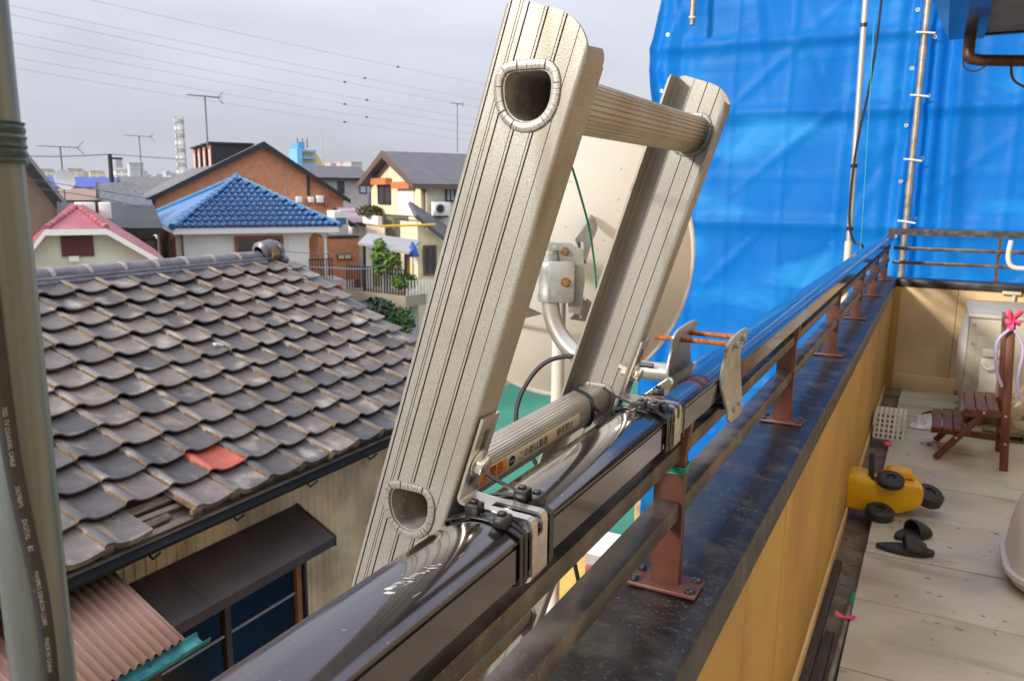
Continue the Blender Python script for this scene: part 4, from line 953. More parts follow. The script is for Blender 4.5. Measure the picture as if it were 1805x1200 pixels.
# walls
WX = -3.60
MB().box(-8.0, WX-.012, -1.4, 5.5, 0, E0.z-.09).build('wall', SIDE, n1)
rib = []; y = -1.4
while y < 5.5:
    rib += [(y, 0), (y+.028, 0), (y+.033, .007), (y+.061, .007)]; y += .066
rib = [(a, b) for a, b in rib]+[(5.52, 0), (5.52, -.011), (-1.4, -.011)]
MB().ext(rib, (WX, 0, 0), (0, 1, 0), (1, 0, 0), (0, 0, 1), 0, E0.z-.089).build('siding', SIDE, n1)
MB().add([(-8.0, 5.5, E0.z-.1), (WX, 5.5, E0.z-.1), (RGX, 5.5, RGZ-.04)], [(0, 1, 2)]).build('gable_wall', SIDE, n1)
# window hood and window
hd = thing('window_hood', 'dark brown sheet-metal hood projecting over the neighbour\'s window', 'awning', (-3.45, 2.8, Zr(-2.2)))
for a, b in ((1.7, 2.72), (2.722, 3.72)):
    MB().ext([(0.010, 0), (.335, -.155), (.335, -.215), (.325, -.215), (.325, -.175), (0.010, -.02)], (WX, 0, Zr(-2.055)), (1, 0, 0), (0, 0, 1), (0, 1, 0), a, b).build('hood_sheet', DKMET, hd)
MB().box(WX+.010, WX+.325, 3.721, 3.735, Zr(-2.26), Zr(-2.215)).build('end_board', DKMET, hd)
MB().ext([(0.010, .01), (.34, -.15), (.34, -.218), (0.010, -.10)], (WX, 0, Zr(-2.055)), (1, 0, 0), (0, 0, 1), (0, 1, 0), 3.7215, 3.734).build('end_cheek', DKMET, hd)
MB().tube(catmull([(WX+.05, 3.80, Zr(-2.26)), (WX+.09, 3.83, Zr(-2.31)), (WX+.13, 3.80, Zr(-2.33)), (WX+.12, 3.77, Zr(-2.28))], 5), .004, 6).build('hook', BLACKC, hd)
wi = thing('window', 'dark sliding window with brown frame under the metal hood', 'window', (WX, 2.9, Zr(-3.3)))
MB().box(WX+.009, WX+.05, 1.7, 3.72, Zr(-3.4), Zr(-2.24)).build('backing', DKMET, wi)
for a, b in ((1.75, 2.38), (2.43, 3.02), (3.07, 3.62)):
    p_ = MB().box(WX+.053, WX+.060, a, b, Zr(-3.3), Zr(-2.30)).build('pane', GLASS, wi)
    MB().box(WX+.062, WX+.075, a, b, Zr(-2.63), Zr(-2.615)).build('muntin', GALV, p_)
for y in (1.70, 2.385, 3.025, 3.625): MB().box(WX+.051, WX+.085, y, y+.042, Zr(-3.4), Zr(-2.25)).build('frame_post', DKMET if y < 3.6 else WOODO, wi)
MB().box(WX+.051, WX+.086, 3.70, 3.722, Zr(-3.4), Zr(-2.25)).build('frame_post', DKMET, wi)
MB().box(WX+.0515, WX+.10, 1.7, 3.72, Zr(-3.45), Zr(-3.402)).build('sill', DKMET, wi)

# corrugated lean-to
CORR = M('faded_brown_corrugated', (.46, .27, .20), .55, .1, var=(.40, .24, .19), vs=4, speck=(.30, .19, .14), ss=60, slo=.62, shi=.75, streak=((.44, .22, .13), (1, 1, 1), .45, .75))
lt = thing('lean_to_roof', 'corrugated reddish-brown lean-to roof at the lower left, with a torn teal gutter', 'roof', (-3.3, 1.4, Zr(-2.2)))
P = []; F = []; n = 0; y = -.6; top0 = Vector((WX+.01, 0, Zr(-1.84))); sl_ = Vector((.60, 0, -.275))
step = .044/8; ny = int((2.335+.6)/step)
for i in range(ny+1):
    y = -.6+step*i; h = .0105*math.sin(2*math.pi*y/.044)
    P += [(top0.x, y, top0.z+h), (top0.x+sl_.x, y, top0.z+sl_.z+h)]
    if i: F.append((2*i-2, 2*i-1, 2*i+1, 2*i))
o = MB().add(P, F).build('corrugated_sheet', CORR, lt, smooth=70); o.modifiers.new('s', 'SOLIDIFY').thickness = .003
ex_ = top0+sl_
MB().box(ex_.x-.06, ex_.x-.03, -.6, 2.30, ex_.z-.09, ex_.z-.02).build('fascia', DKMET, lt)
TEAL = M('torn_teal_sheet', (.02, .19, .20), .35, 0, var=(.05, .36, .34), vs=14, speck=(.01, .03, .04), ss=30)
gp2 = [(.05*math.cos(R(180+18*i)), .045*math.sin(R(180+18*i))) for i in range(11)]+[(.046*math.cos(R(360-18*i)), .041*math.sin(R(360-18*i))) for i in range(11)]
MB().ext(gp2, (ex_.x+.02, 0, ex_.z-.02), (1, 0, 0), (0, 0, 1), (0, 1, 0), -.6, 2.42).build('gutter', TEAL, lt, smooth=40)
MB().box(WX+.10, ex_.x-.08, -.5, 2.25, Zr(-3.6), Zr(-2.14)).build('shed_wall', DKMET, lt)

# ------------------------------------------------------------------ ground and yard below
GRND = M('ground_dirt', (.26, .235, .20), .9, var=(.18, .165, .14), vs=.6, speck=(.34, .31, .27), ss=8)
tag(MB().add([(-1500, -1500, 0), (1500, -1500, 0), (1500, 1500, 0), (-1500, 1500, 0)], [(0, 1, 2, 3)]).build('ground', GRND), kind='structure')
COURT = M('green_court_surface', (.03, .22, .145), .7, var=(.025, .19, .125), vs=.5)
tag(MB().add([(-14, 14.6, .004), (-3.2, 14.6, .004), (-3.2, 29, .004), (-14, 29, .004)], [(0, 1, 2, 3)]).build('green_court', COURT), kind='structure')
PAVE = M('pale_yard_concrete', (.48, .45, .39), .85, var=(.36, .33, .28), vs=1.2)
tag(MB().add([(-7.5, 6.2, .004), (-2.4, 6.2, .004), (-2.4, 14.4, .004), (-7.5, 14.4, .004)], [(0, 1, 2, 3)]).build('yard', PAVE), kind='structure')
def simple(name, label, cat, mb, mat, org, **kw): return tag(mb.build(name, mat, None, org=org, **kw), label, cat)
YB = M('yellow_board', (.62, .42, .10), .7, var=(.5, .33, .09), vs=5); TN = M('tan_board', (.42, .29, .15), .8, var=(.3, .2, .1), vs=4); RDc = M('red_plastic', (.55, .08, .05), .5); WHc = M('white_panel', (.70, .69, .66), .6)
simple('board', 'yellow board leaning in the yard far below the railing', 'board', MB().bar((-5.15, 12.0, .02), (-5.45, 12.7, .8), .5, .03), YB, (-5.2, 12.1, 0))
simple('board', 'short yellow plank lying flat in the yard far below the railing', 'board', MB().bar((-5.3, 11.4, .10), (-4.7, 12.0, .12), .14, .06), YB, (-5.0, 11.7, 0))
simple('crate', 'red plastic crate in the yard far below the railing', 'crate', MB().box(-5.35, -4.95, 12.8, 13.2, .006, .32), RDc, (-5.1, 13, 0), bevel=.02)
simple('plywood_sheet', 'tan plywood sheet in the yard below, left of the yellow boards', 'board', MB().bar((-5.75, 10.8, .03), (-5.3, 11.5, .10), .7, .05), TN, (-5.5, 11.2, 0))
simple('panel', 'white panel standing at the near edge of the green court', 'panel', MB().box(-6.4, -4.9, 14.2, 14.25, .006, .55), WHc, (-5.6, 14.2, 0))
simple('timber_post', 'yellow timber post standing on the green court', 'post', MB().box(-5.38, -5.26, 16.0, 16.12, .006, 1.1), YB, (-5.3, 16.05, 0))
simple('drum', 'tan drum at the edge of the green court beside the tarp', 'drum', MB().lathe([(0, .9), (.30, .9), (.31, .86), (.31, .6), (.325, .58), (.31, .56), (.31, .3), (.325, .28), (.31, .26), (.31, .01), (0, .01)], (-4.75, 15.2, 0), (0, 0, 1), 20), TN, (-4.75, 15.2, 0), smooth=40)
simple('blue_box', 'small blue box in the yard below, beside the red crate', 'box', MB().box(-4.9, -4.6, 12.3, 12.7, .006, .25), M('blue_box_plastic', (.08, .2, .5), .5), (-4.75, 12.5, 0), bevel=.02)
# ------------------------------------------------------------------ houses of the quarter behind, on the street grid
U = Vector((.552, .834, 0)); V = Vector((-.834, .552, 0))
def T(a, b, z): return U*a+V*b+Vector((0, 0, z))
fpx = 1400.0
def ray(px, py): return fw+rt*((px-902.5)/fpx)-up*((py-600)/fpx)
def gv(px, py, b):
    d = ray(px, py); t = b/d.dot(V); return d.dot(U)*t, H+d.z*t
def gA(px, b): return gv(px, 330, b)[0]
def gZ(px, py, b): return gv(px, py, b)[1]
def ga(px, py, a):
    d = ray(px, py); t = a/d.dot(U); return d.dot(V)*t, H+d.z*t
def wallmat(n, c, k=.85, **kw): return M(n, c, .8, 0, var=tuple(x*k for x in c), vs=1.2, **kw)
CREAM = wallmat('cream_stucco', (.80, .69, .47)); PALEY = wallmat('pale_cream_wall', (.74, .70, .58)); WHITEW = wallmat('white_wall', (.84, .84, .80)); GREYW = wallmat('grey_wall', (.47, .47, .46))
BRICK = M('orange_brick', (.68, .31, .175), .85, 0, var=(.58, .255, .14), vs=3, speck=(.47, .21, .12), ss=30, slo=.55, shi=.65)
BROWNW = wallmat('brown_wall', (.26, .185, .135))
SLATE = M('purple_grey_slate', (.115, .105, .125), .6, var=(.09, .085, .10), vs=2, speck=(.15, .14, .16), ss=14)
DKTRIM = M('dark_trim', (.022, .023, .028), .45); GREYR = M('grey_roof', (.17, .165, .165), .6, var=(.13, .125, .125), vs=3)
BRTRIM = M('brown_trim', (.13, .085, .065), .6); BLUET = M('blue_glazed_tile', (.03, .12, .30), .30, 0, var=(.05, .17, .36), vs=3, rnd=(.022, .09, .24), speck=(.12, .25, .45), ss=20, slo=.62, shi=.75)
BLUES = M('blue_roof_sheet', (.05, .17, .42), .35, var=(.06, .20, .46), vs=2); PINKR = M('red_pink_roof', (.33, .06, .085), .5, 0, var=(.40, .13, .145), vs=2.5)
MAROON = M('maroon_louvre', (.16, .045, .05), .5); ORANGE = M('orange_shutter_box', (.58, .19, .06), .5); GLS = M('house_glass', (.03, .045, .055), .08, spec=.8); CURT = M('pale_curtain', (.50, .56, .62), .8)
WTRIM = M('white_trim', (.84, .83, .78), .6); REDBR = M('redbrown_frame', (.30, .095, .06), .5); ANT = M('aerial_metal', (.20, .20, .21), .5, .5); LEAF = M('leaf_green', (.09, .20, .025), .6, rnd=(.07, .16, .02), var=(.20, .32, .05), vs=8); LEAFD = M('leaf_shaded_green', (.012, .035, .012), .6, var=(.02, .055, .016), vs=6)
def hbox(root, name, mat, a0, a1, b0, b1, z0, z1, **kw): return MB(T).box(a0, a1, b0, b1, z0, z1).build(name, mat, root, **kw)
def slab(root, name, mat, pts, t=.12):
    m = MB(); P = [T(*p) for p in pts]; n = (P[1]-P[0]).cross(P[2]-P[0]).normalized()
    if n.z < 0: n = -n
    k = len(P); m.add(P+[p-n*t for p in P], [tuple(range(k)), tuple(range(k, 2*k))[::-1]]+[(i, (i+1) % k, k+(i+1) % k, k+i) for i in range(k)])
    return m.build(name, mat, root)
def hroot(name, label, a, b, cat='house', group=None): return thing(name, label, cat, T(a, b, 0), group)
def win_front(root, a0, a1, z0, z1, b, frame=WTRIM, glass=GLS, fr=.07, mull=1, name='window'):
    m = MB(T); m.box(a0, a1, b-.06, b-.01, z0, z0+fr); m.box(a0, a1, b-.06, b-.01, z1-fr, z1); m.box(a0, a0+fr, b-.06, b-.01, z0+fr, z1-fr); m.box(a1-fr, a1, b-.06, b-.01, z0+fr, z1-fr)
    for i in range(mull):
        c = a0+(a1-a0)*(i+1)/(mull+1); m.box(c-fr*.35, c+fr*.35, b-.055, b-.012, z0+fr, z1-fr)
    w_ = m.build(name, frame, root); MB(T).box(a0+fr*.5, a1-fr*.5, b-.03, b-.008, z0+fr*.5, z1-fr*.5).build('pane', glass, w_); return w_
def win_side(root, b0, b1, z0, z1, a, frame=WTRIM, glass=GLS, fr=.07, mull=1, name='window'):
    m = MB(T); m.box(a-.06, a-.01, b0, b1, z0, z0+fr); m.box(a-.06, a-.01, b0, b1, z1-fr, z1); m.box(a-.06, a-.01, b0, b0+fr, z0+fr, z1-fr); m.box(a-.06, a-.01, b1-fr, b1, z0+fr, z1-fr)
    for i in range(mull):
        c = b0+(b1-b0)*(i+1)/(mull+1); m.box(a-.055, a-.012, c-fr*.35, c+fr*.35, z0+fr, z1-fr)
    w_ = m.build(name, frame, root); MB(T).box(a-.03, a-.008, b0+fr*.5, b1-fr*.5, z0+fr*.5, z1-fr*.5).build('pane', glass, w_); return w_
def gable_v(root, a0, a1, b0, b1, ze, zr, wm, rm, trim, over=.5, fo=.5, am=None):   # ridge runs along V, gable faces us
    am = (a0+a1)/2 if am is None else am
    hbox(root, 'wall', wm, a0, a1, b0, b1, 0, ze-.02)
    MB(T).add([(a0, b0, ze-.021), (a1, b0, ze-.021), (am, b0, zr-.14), (a0, b1, ze-.021), (a1, b1, ze-.021), (am, b1, zr-.14)], [(0, 1, 2), (5, 4, 3), (0, 2, 5, 3), (1, 4, 5, 2)]).build('gable_wall', wm, root)
    sl_ = (zr-ze)/(am-a0); sr = (zr-ze)/(a1-am)
    slab(root, 'roof', rm, [(am, b0-fo, zr), (a0-over, b0-fo, ze-sl_*over), (a0-over, b1+fo, ze-sl_*over), (am, b1+fo, zr)])
    slab(root, 'roof', rm, [(am, b0-fo, zr), (a1+over, b0-fo, ze-sr*over), (a1+over, b1+fo, ze-sr*over), (am, b1+fo, zr)])
    for (p, q) in (((am, zr+.03), (a0-over-.03, ze-sl_*over+.02)), ((am, zr+.03), (a1+over+.03, ze-sr*over+.02))):
        P = [(p[0], b0-fo-.06, p[1]), (q[0], b0-fo-.06, q[1]), (q[0], b0-fo-.06, q[1]-.30), (p[0], b0-fo-.06, p[1]-.34)]
        MB(T).add(P+[(x, y+.055, z) for x, y, z in P], [(0, 1, 2, 3), (7, 6, 5, 4), (0, 4, 5, 1), (1, 5, 6, 2), (2, 6, 7, 3), (3, 7, 4, 0)]).build('barge_board', trim, root)
def gable_u(root, a0, a1, b0, b1, ze, zr, wm, rm, trim, over=.5, fo=.5):
    bm_ = (b0+b1)/2; hbox(root, 'wall', wm, a0, a1, b0, b1, 0, ze-.02)
    MB(T).add([(a0, b0, ze-.021), (a0, b1, ze-.021), (a0, bm_, zr-.14), (a1, b0, ze-.021), (a1, b1, ze-.021), (a1, bm_, zr-.14)], [(0, 1, 2), (5, 4, 3), (0, 2, 5, 3), (1, 4, 5, 2)]).build('gable_wall', wm, root)
    s_ = (zr-ze)/(bm_-b0)
    slab(root, 'roof', rm, [(a0-fo, bm_, zr), (a0-fo, b0-over, ze-s_*over), (a1+fo, b0-over, ze-s_*over), (a1+fo, bm_, zr)])
    slab(root, 'roof', rm, [(a0-fo, bm_, zr), (a0-fo, b1+over, ze-s_*over), (a1+fo, b1+over, ze-s_*over), (a1+fo, bm_, zr)])
    for q in (b0-over-.03, b1+over+.03):
        P = [(a0-fo-.06, bm_, zr+.03), (a0-fo-.06, q, ze-s_*over+.02), (a0-fo-.06, q, ze-s_*over-.26), (a0-fo-.06, bm_, zr-.30)]
        MB(T).add(P+[(x+.055, y, z) for x, y, z in P], [(0, 1, 2, 3), (7, 6, 5, 4), (0, 4, 5, 1), (1, 5, 6, 2), (2, 6, 7, 3), (3, 7, 4, 0)]).build('barge_board', trim, root)
    hbox(root, 'eave_fascia', trim, a0-fo, a1+fo, b0-over-.07, b0-over-.015, ze-s_*over-.22, ze-s_*over-.03)

# --- white house with the blue glazed pyramid roof
B = 34.0
bA0, bA1 = gA(312, B), gA(572, B); eL, zE = gv(303, 400, B-.5); eR, _ = gv(600, 398, B-.5)
dep = 12.0; bh = hroot('blue_roof_house', 'white house with a bright blue glazed tile pyramid roof', bA0, B)
zW = zE-.16
hbox(bh, 'wall', WHITEW, bA0, bA1-1.6, B, B+dep, 0, zW); hbox(bh, 'wall', WHITEW, bA1-1.6+.003, bA1, B+1.4, B+dep-.02, 0, zW)
hbox(bh, 'side_cladding', PALEY, bA0-.03, bA0-.004, B+.05, B+dep, 0, zW-.01)
hbox(bh, 'eave_fascia', WTRIM, eL+.05, eR-.05, B-.46, B-.30, zE-.30, zE-.06)
hbox(bh, 'eave_fascia', WTRIM, eL+.05, eL+.2, B-.295, B+dep+.4, zE-.28, zE-.06)
hbox(bh, 'soffit', WTRIM, eL+.2, eR-.05, B-.295, B+dep, zE-.20, zE-.158)
apA, apB, apZ = gA(418, B+6.0), B+6.0, gZ(418, 312, B+6.0)
bB = B+dep+.5; cf = [(eL, B-.5), (eR, B-.5), (eR, bB), (eL, bB)]
under = MB(T); under.add([(cf[i][0], cf[i][1], zE-.05) for i in range(4)]+[(apA, apB, apZ-.06)], [(0, 1, 4), (1, 2, 4), (2, 3, 4), (3, 0, 4), (3, 2, 1, 0)]); under.build('roof_base', BLUES, bh)
# blue tiles on the front slope
tb = MB(); n = 7; prof = [(0, .0), (.03, .055), (.07, .075), (.11, .055), (.145, .005), (.21, -.012), (.275, .0)]
P = []
for x, lf in ((-.37, 0), (0, .05)):
    for (y, h) in prof: P.append((x, y, h+lf))
P += [(0, y, h) for y, h in prof]
tb.add(P, [(j, n+j, n+j+1, j+1) for j in range(n-1)]+[(n+j, 2*n+j, 2*n+j+1, n+j+1) for j in range(n-1)])
tbm = tb.mesh('blue_tile', smooth=50); tbm.materials.append(BLUET)
c0, c1, c2 = T(eL, B-.5, zE), T(eR, B-.5, zE), T(apA, apB, apZ)
ex = (c1-c0).normalized(); ey = (c2-c0); ey = (ey-ex*ey.dot(ex)); SLn = ey.length; ey.normalize(); ez = ex.cross(ey)
aL = (c2-c0).dot(ex); W_ = (c1-c0).length; nrw = 11; ex_r = SLn/nrw
Mr = Matrix(((-ey.x, ex.x, ez.x), (-ey.y, ex.y, ez.y), (-ey.z, ex.z, ez.z))).to_4x4()
rot_b = Mr.to_euler(); SNOW = M('snow_guard', (.04, .08, .2), .5)
for r_ in range(nrw):
    f0 = r_/nrw; x0 = aL*f0; x1 = W_-(W_-aL)*f0; kk = int(x0/.275)
    while kk*.275 < x1-.1:
        if kk*.275 >= x0-.12:
            o = inst(tbm, 'blue_tile', bh, c0+ex*(kk*.275)+ey*(r_*ex_r)+ez*.012); o.rotation_euler = rot_b
        kk += 1
def capline(root, p, q, r0, mat, n=14, name='hip_cap'):
    p, q = Vector(p), Vector(q)
    for i in range(n):
        a = p.lerp(q, i/n); b = p.lerp(q, (i+.97)/n); MB().tube([a, b], [r0*1.05, r0*.92], 10).build(name, mat, root, smooth=50)
HIPB = M('blue_hip_cap', (.04, .18, .36), .3, var=(.06, .22, .42), vs=3)
capline(bh, c0, c2, .13, HIPB, 14); capline(bh, c1, c2, .12, HIPB, 16); capline(bh, T(eL, bB, zE), c2, .11, HIPB, 10)
MB().lathe([(0, .16), (.10, .14), (.18, .06), (.20, -.06)], c2+Vector((0, 0, .02)), (0, 0, 1), 10).build('apex_cap', HIPB, bh, smooth=50)
YSP = M('yellow_lichen', (.45, .38, .16), .8)
for i in range(12):
    q = c1.lerp(c2, .06+i*.075)+ez*.10-ey*.12; MB().obox(q, ex*.08, ey*.035, ez*.02).build('lichen_spot', YSP, bh)
win_front(bh, gA(408, B), gA(495, B), gZ(450, 480, B), gZ(450, 416, B), B, REDBR, GLS, .13, 1)
hbox(bh, 'curtain', CURT, gA(475, B), gA(489, B), B-.028, B-.009, gZ(450, 478, B)+.1, gZ(450, 422, B)-.1)
# porch with an arched opening
pa0, pa1 = bA1-1.6, bA1; zb = gZ(555, 492, B); az0, az1 = gA(541, B), gA(568, B)
zA = gZ(555, 410, B); zs_ = gZ(555, 428, B); kA = 10
arcp = [((az0+az1)/2-(az1-az0)/2*math.cos(math.pi*i/kA), zs_+(zA-zs_)*math.sin(math.pi*i/kA)) for i in range(kA+1)]
P = [(pa0+.004, zb), (az0, zb)]+arcp+[(az1, zb), (pa1+.02, zb), (pa1+.02, zW), (pa0+.004, zW)]
m = MB(T); k = len(P); m.add([(a, B, z) for a, z in P]+[(a, B+.16, z) for a, z in P], [tuple(range(k)), tuple(range(k, 2*k))[::-1]]+[(i, (i+1) % k, k+(i+1) % k, k+i) for i in range(k)]); m.build('porch_arch', WTRIM, bh)
hbox(bh, 'porch_wall', BRICK, pa0+.004, pa1-.004, B+1.35, B+1.396, 0, zW-.21); hbox(bh, 'porch_floor', GREYW, pa0, pa1+.6, B-.45, B+1.34, zb-.25, zb-.01)
for i in range(9): hbox(bh, 'baluster', DKTRIM, gA(536, B)+i*.12, gA(536, B)+i*.12+.03, B-.40, B-.36, zb, zb+.85)
hbox(bh, 'balustrade_rail', DKTRIM, gA(535, B), gA(536, B)+1.02, B-.41, B-.35, zb+.851, zb+.90)
win_side(bh, B+1.6, B+3.4, zW-1.7, zW-.35, bA0-.03, REDBR, GLS, .12, 2)
MB(T).tube([(bA0+.05, B-.10, zW-.1), (bA0+.05, B-.10, 0)], .04, 8).build('downpipe', BRTRIM, bh)

# --- brick house with the big gable and dormers
B2 = 53.0
apA2, zR2 = gv(465, 250, B2-.4); a1_, z1_ = gv(617, 352, B2-.4); sl2 = (zR2-z1_)/(a1_-apA2)
brh = hroot('brick_house', 'large orange brick house with black gable trim and a row of dormers', apA2, B2)
a0_ = apA2-(a1_-apA2)*1.25; zL = zR2-sl2*(apA2-a0_)
gable_v(brh, a0_+.35, a1_-.35, B2, B2+12, zR2-sl2*(a1_-.35-apA2), zR2, BRICK, GREYR, DKTRIM, .35, .4, apA2)
for i, px in enumerate((374, 346, 336, 319)):
    aD, zD = gv(px+10, 300, B2+2.4+1.6*i); wd = .5
    zRf = zR2-sl2*(apA2-aD); aF = aD-.2; bD = B2+1.4+2.5*i; aF = apA2-2.9
    zf = zR2-sl2*2.9; zt2 = zf+1.75
    d = MB(T); d.box(aF, apA2-.4, bD, bD+1.1, zf-.1, zt2); d = d.build('dormer', DKTRIM, brh)
    MB(T).box(aF-.05, aF-.003, bD+.02, bD+1.08, zf, zt2-.12).build('dormer_face', ORANGE, d)
    MB(T).box(aF-.056, aF-.051, bD+.25, bD+.85, zf+.4, zt2-.35).build('dormer_window', CURT, d)
    MB(T).box(aF-.2, apA2-.3, bD-.1, bD+1.2, zt2+.002, zt2+.12).build('dormer_roof', DKTRIM, d)
hbox(brh, 'vent_flue', DKTRIM, gA(541, B2), gA(545, B2), B2-.14, B2-.02, gZ(543, 345, B2), gZ(543, 310, B2))
for px, py, r_ in ((546, 352, 10), (562, 351, 13), (525, 352, 11)): MB(T).box(gA(px-r_*.5, B2), gA(px+r_*.5, B2), B2-.30, B2-.02, gZ(px, py+r_*.5, B2), gZ(px, py-r_*.5, B2)).build('vent_box', WTRIM, brh, bevel=.04)
MB(T).box(gA(570, B2), gA(577, B2), B2-.4, B2-.02, gZ(573, 362, B2), gZ(573, 338, B2)).build('meter_box', REDBR, brh)
# flat brick annex in front
an = hroot('brick_annex', 'flat brick annex on stilts right of the blue-roofed house', gA(600, 40), 40)
hbox(an, 'wall', BRICK, gA(577, 40), gA(630, 40), 40, 42.5, gZ(600, 494, 40), gZ(600, 420, 40)); hbox(an, 'parapet_cap', DKTRIM, gA(576, 40), gA(631, 40), 39.95, 42.55, gZ(600, 420, 40)+.002, gZ(600, 418, 40)+.05)
for px in (588, 628): hbox(an, 'stilt', REDBR, gA(px, 40)-.1, gA(px, 40)+.1, 40.1, 40.3, 0, gZ(600, 494, 40)-.003)
hbox(an, 'upper_wall', WHITEW, gA(588, 41), gA(612, 41), 41, 42.4, gZ(600, 420, 40)+.06, gZ(600, 372, 41)); hbox(an, 'blue_sheet', BLUES, gA(596, 40), gA(611, 40), 40.2, 40.6, gZ(600, 396, 40), gZ(600, 388, 40)+.1)
win_front(an, gA(590, 40), gA(617, 40), gZ(600, 458, 40), gZ(600, 447, 40), 40, DKTRIM, CREAM, .05, 1)
orr = hroot('orange_shed', 'small orange-red shed roof below the brick annex', gA(575, 37), 37, 'shed'); slab(orr, 'roof', ORANGE, [(gA(555, 37), 37, gZ(575, 505, 37)), (gA(602, 37), 37, gZ(575, 500, 37)), (gA(602, 37), 38.8, gZ(575, 490, 38)), (gA(555, 37), 38.8, gZ(575, 494, 38))]); hbox(orr, 'wall', ORANGE, gA(556, 37), gA(600, 37), 37.1, 38.7, 0, gZ(575, 508, 37))

# --- cream house with brown roof, right of centre
B3 = 34.0
crA = gA(742, B3); crh = hroot('cream_house', 'cream two-storey house with a purple-brown roof, orange shutter boxes and a balcony', crA, B3)
zE3 = gZ(742, 318, B3)+.05; zR3 = 9.12
gable_u(crh, crA, crA+9, B3, B3+7.0, zE3, zR3, CREAM, SLATE, BRTRIM, .55, .55)
hbox(crh, 'grey_cladding', PALEY, crA+.25, crA+9, B3-.04, B3-.004, 3.5, zE3-.05)
MB(T).tube([(crA+.1, B3-.12, zE3-.3), (crA+.1, B3-.12, 0)], .045, 8).build('downpipe', BRTRIM, crh)
win_front(crh, gA(784, B3), gA(802, B3), gZ(790, 356, B3), gZ(790, 318, B3), B3-.04, DKTRIM, CURT, .08, 1)
acu = hroot('air_conditioner', 'white air conditioner on a bracket on the wall of the cream house', gA(770, B3), B3-.5, 'air conditioner'); zc = gZ(770, 380, B3); acu.location.z = zc
MB(T).box(gA(757, B3), gA(786, B3), B3-.50, B3-.16, zc, zc+.62).build('body', WTRIM, acu, bevel=.03); MB().lathe([(.24, .0), (.24, .03), (.19, .03), (.19, .0)], T(gA(768, B3), B3-.5, zc+.31), -V, 20).build('fan_ring', GREYW, acu, smooth=40); MB().lathe([(0, .02), (.18, .02)], T(gA(768, B3), B3-.5, zc+.31), -V, 20).build('fan_grille', DKTRIM, acu)
MB(T).box(gA(760, B3), gA(783, B3), B3-.45, B3-.05, zc-.08, zc-.003).build('bracket', DKTRIM, acu)
def gside(px, py): return ga(px, py, crA)
for (x0, x1, y0, y1, kind) in ((667, 690, 325, 360, 0), (704, 731, 332, 378, 1)):
    b1_, zt3 = gside(x0, y0); b0_, zb3 = gside(x1, y1); zt3 = gside(x0, y0)[1]; zb3 = gside(x0, y1)[1]
    win_side(crh, b0_, b1_, zb3, zt3, crA, DKTRIM if not kind else WTRIM, GLS if not kind else WTRIM, .08, 1)
    hbox(crh, 'shutter_box', ORANGE, crA-.34, crA-.065, b0_-.15, b1_+.25, zt3-.02, zt3+.30)
# balcony
bz = gside(700, 402)[1]; hbox(crh, 'balcony_slab', CREAM, crA-.55, crA-.005, B3+.2, B3+6.2, bz-1.15, bz-.85)
hbox(crh, 'balcony_front', CREAM, crA-.57, crA-.48, B3+3.4, B3+6.2, bz-.848, bz+.10)
for i in range(18): hbox(crh, 'baluster', DKTRIM, crA-.55, crA-.51, B3+.3+i*.185, B3+.335+i*.185, bz-.848, bz+.62)
hbox(crh, 'balcony_rail', DKTRIM, crA-.57, crA-.49, B3+.25, B3+3.6, bz+.621, bz+.67); hbox(crh, 'flower_trough', WTRIM, crA-.78, crA-.575, B3+3.7, B3+6.1, bz+.12, bz+.55)
hbox(crh, 'lower_wall', CREAM, crA-.9, crA-.008, B3+.1, B3+7, 0, bz-1.152) if False else None
# lower side roof on the right, brown
low = hroot('side_wing', 'cream side wing with a brown sloping roof in front of the cream house', gA(760, 31), 31); zA_ = gZ(728, 378, 31); zB_ = gZ(800, 432, 31)
slab(low, 'roof', SLATE, [(gA(728, 31), 30.6, zA_), (gA(805, 31), 30.6, zB_-.2), (gA(805, 31)+.8, 33.4, zB_+.6), (gA(728, 31)+.8, 33.4, zA_+.5)], .16)
P = [(gA(735, 31), 31, 0), (gA(830, 31), 31, 0), (gA(830, 31), 31, zB_-.5), (gA(803, 31), 31, zB_-.33), (gA(735, 31), 31, zA_-.33)]; m = MB(T); k = 5
m.add(P+[(a, b+2, z) for a, b, z in P], [tuple(range(k)), tuple(range(k, 2*k))[::-1]]+[(i, (i+1) % k, k+(i+1) % k, k+i) for i in range(k)]); m.build('wall', CREAM, low)
win_front(low, gA(744, 31), gA(768, 31), gZ(755, 485, 31), gZ(755, 432, 31), 31, BRTRIM, GLS, .09, 1)
# deck terrace with canopy and plants
dk = hroot('terrace', 'raised terrace with a grey canopy, railings and potted plants before the cream house', gA(690, 29), 29, 'terrace')
tz = gZ(700, 518, 29); a_l, a_r = gA(633, 29), gA(742, 29)
P = [(a_l, 31.5), (gA(712, 28.2), 28.2), (a_r, 28.6), (a_r, 31.5)]
m = MB(T); m.add([(a, b, tz) for a, b in P]+[(a, b, tz-.42) for a, b in P], [(0, 1, 2, 3), (7, 6, 5, 4), (0, 4, 5, 1), (1, 5, 6, 2), (2, 6, 7, 3), (3, 7, 4, 0)]); m.build('deck', wallmat('tan_deck_wall', (.36, .30, .22)), dk)
for px, b in ((652, 30.6), (728, 29.2)): hbox(dk, 'stilt', GREYW, gA(px, b)-.13, gA(px, b)+.13, b, b+.26, 0, tz-.421)
slab(dk, 'canopy', M('grey_canopy', (.34, .35, .37), .35), [(gA(633, 30), 30.3, gZ(640, 428, 30)), (gA(718, 28.6), 28.5, gZ(715, 444, 28.6)), (gA(740, 30), 30.0, gZ(740, 424, 30)), (gA(655, 31), 31.6, gZ(655, 412, 31))], .10)
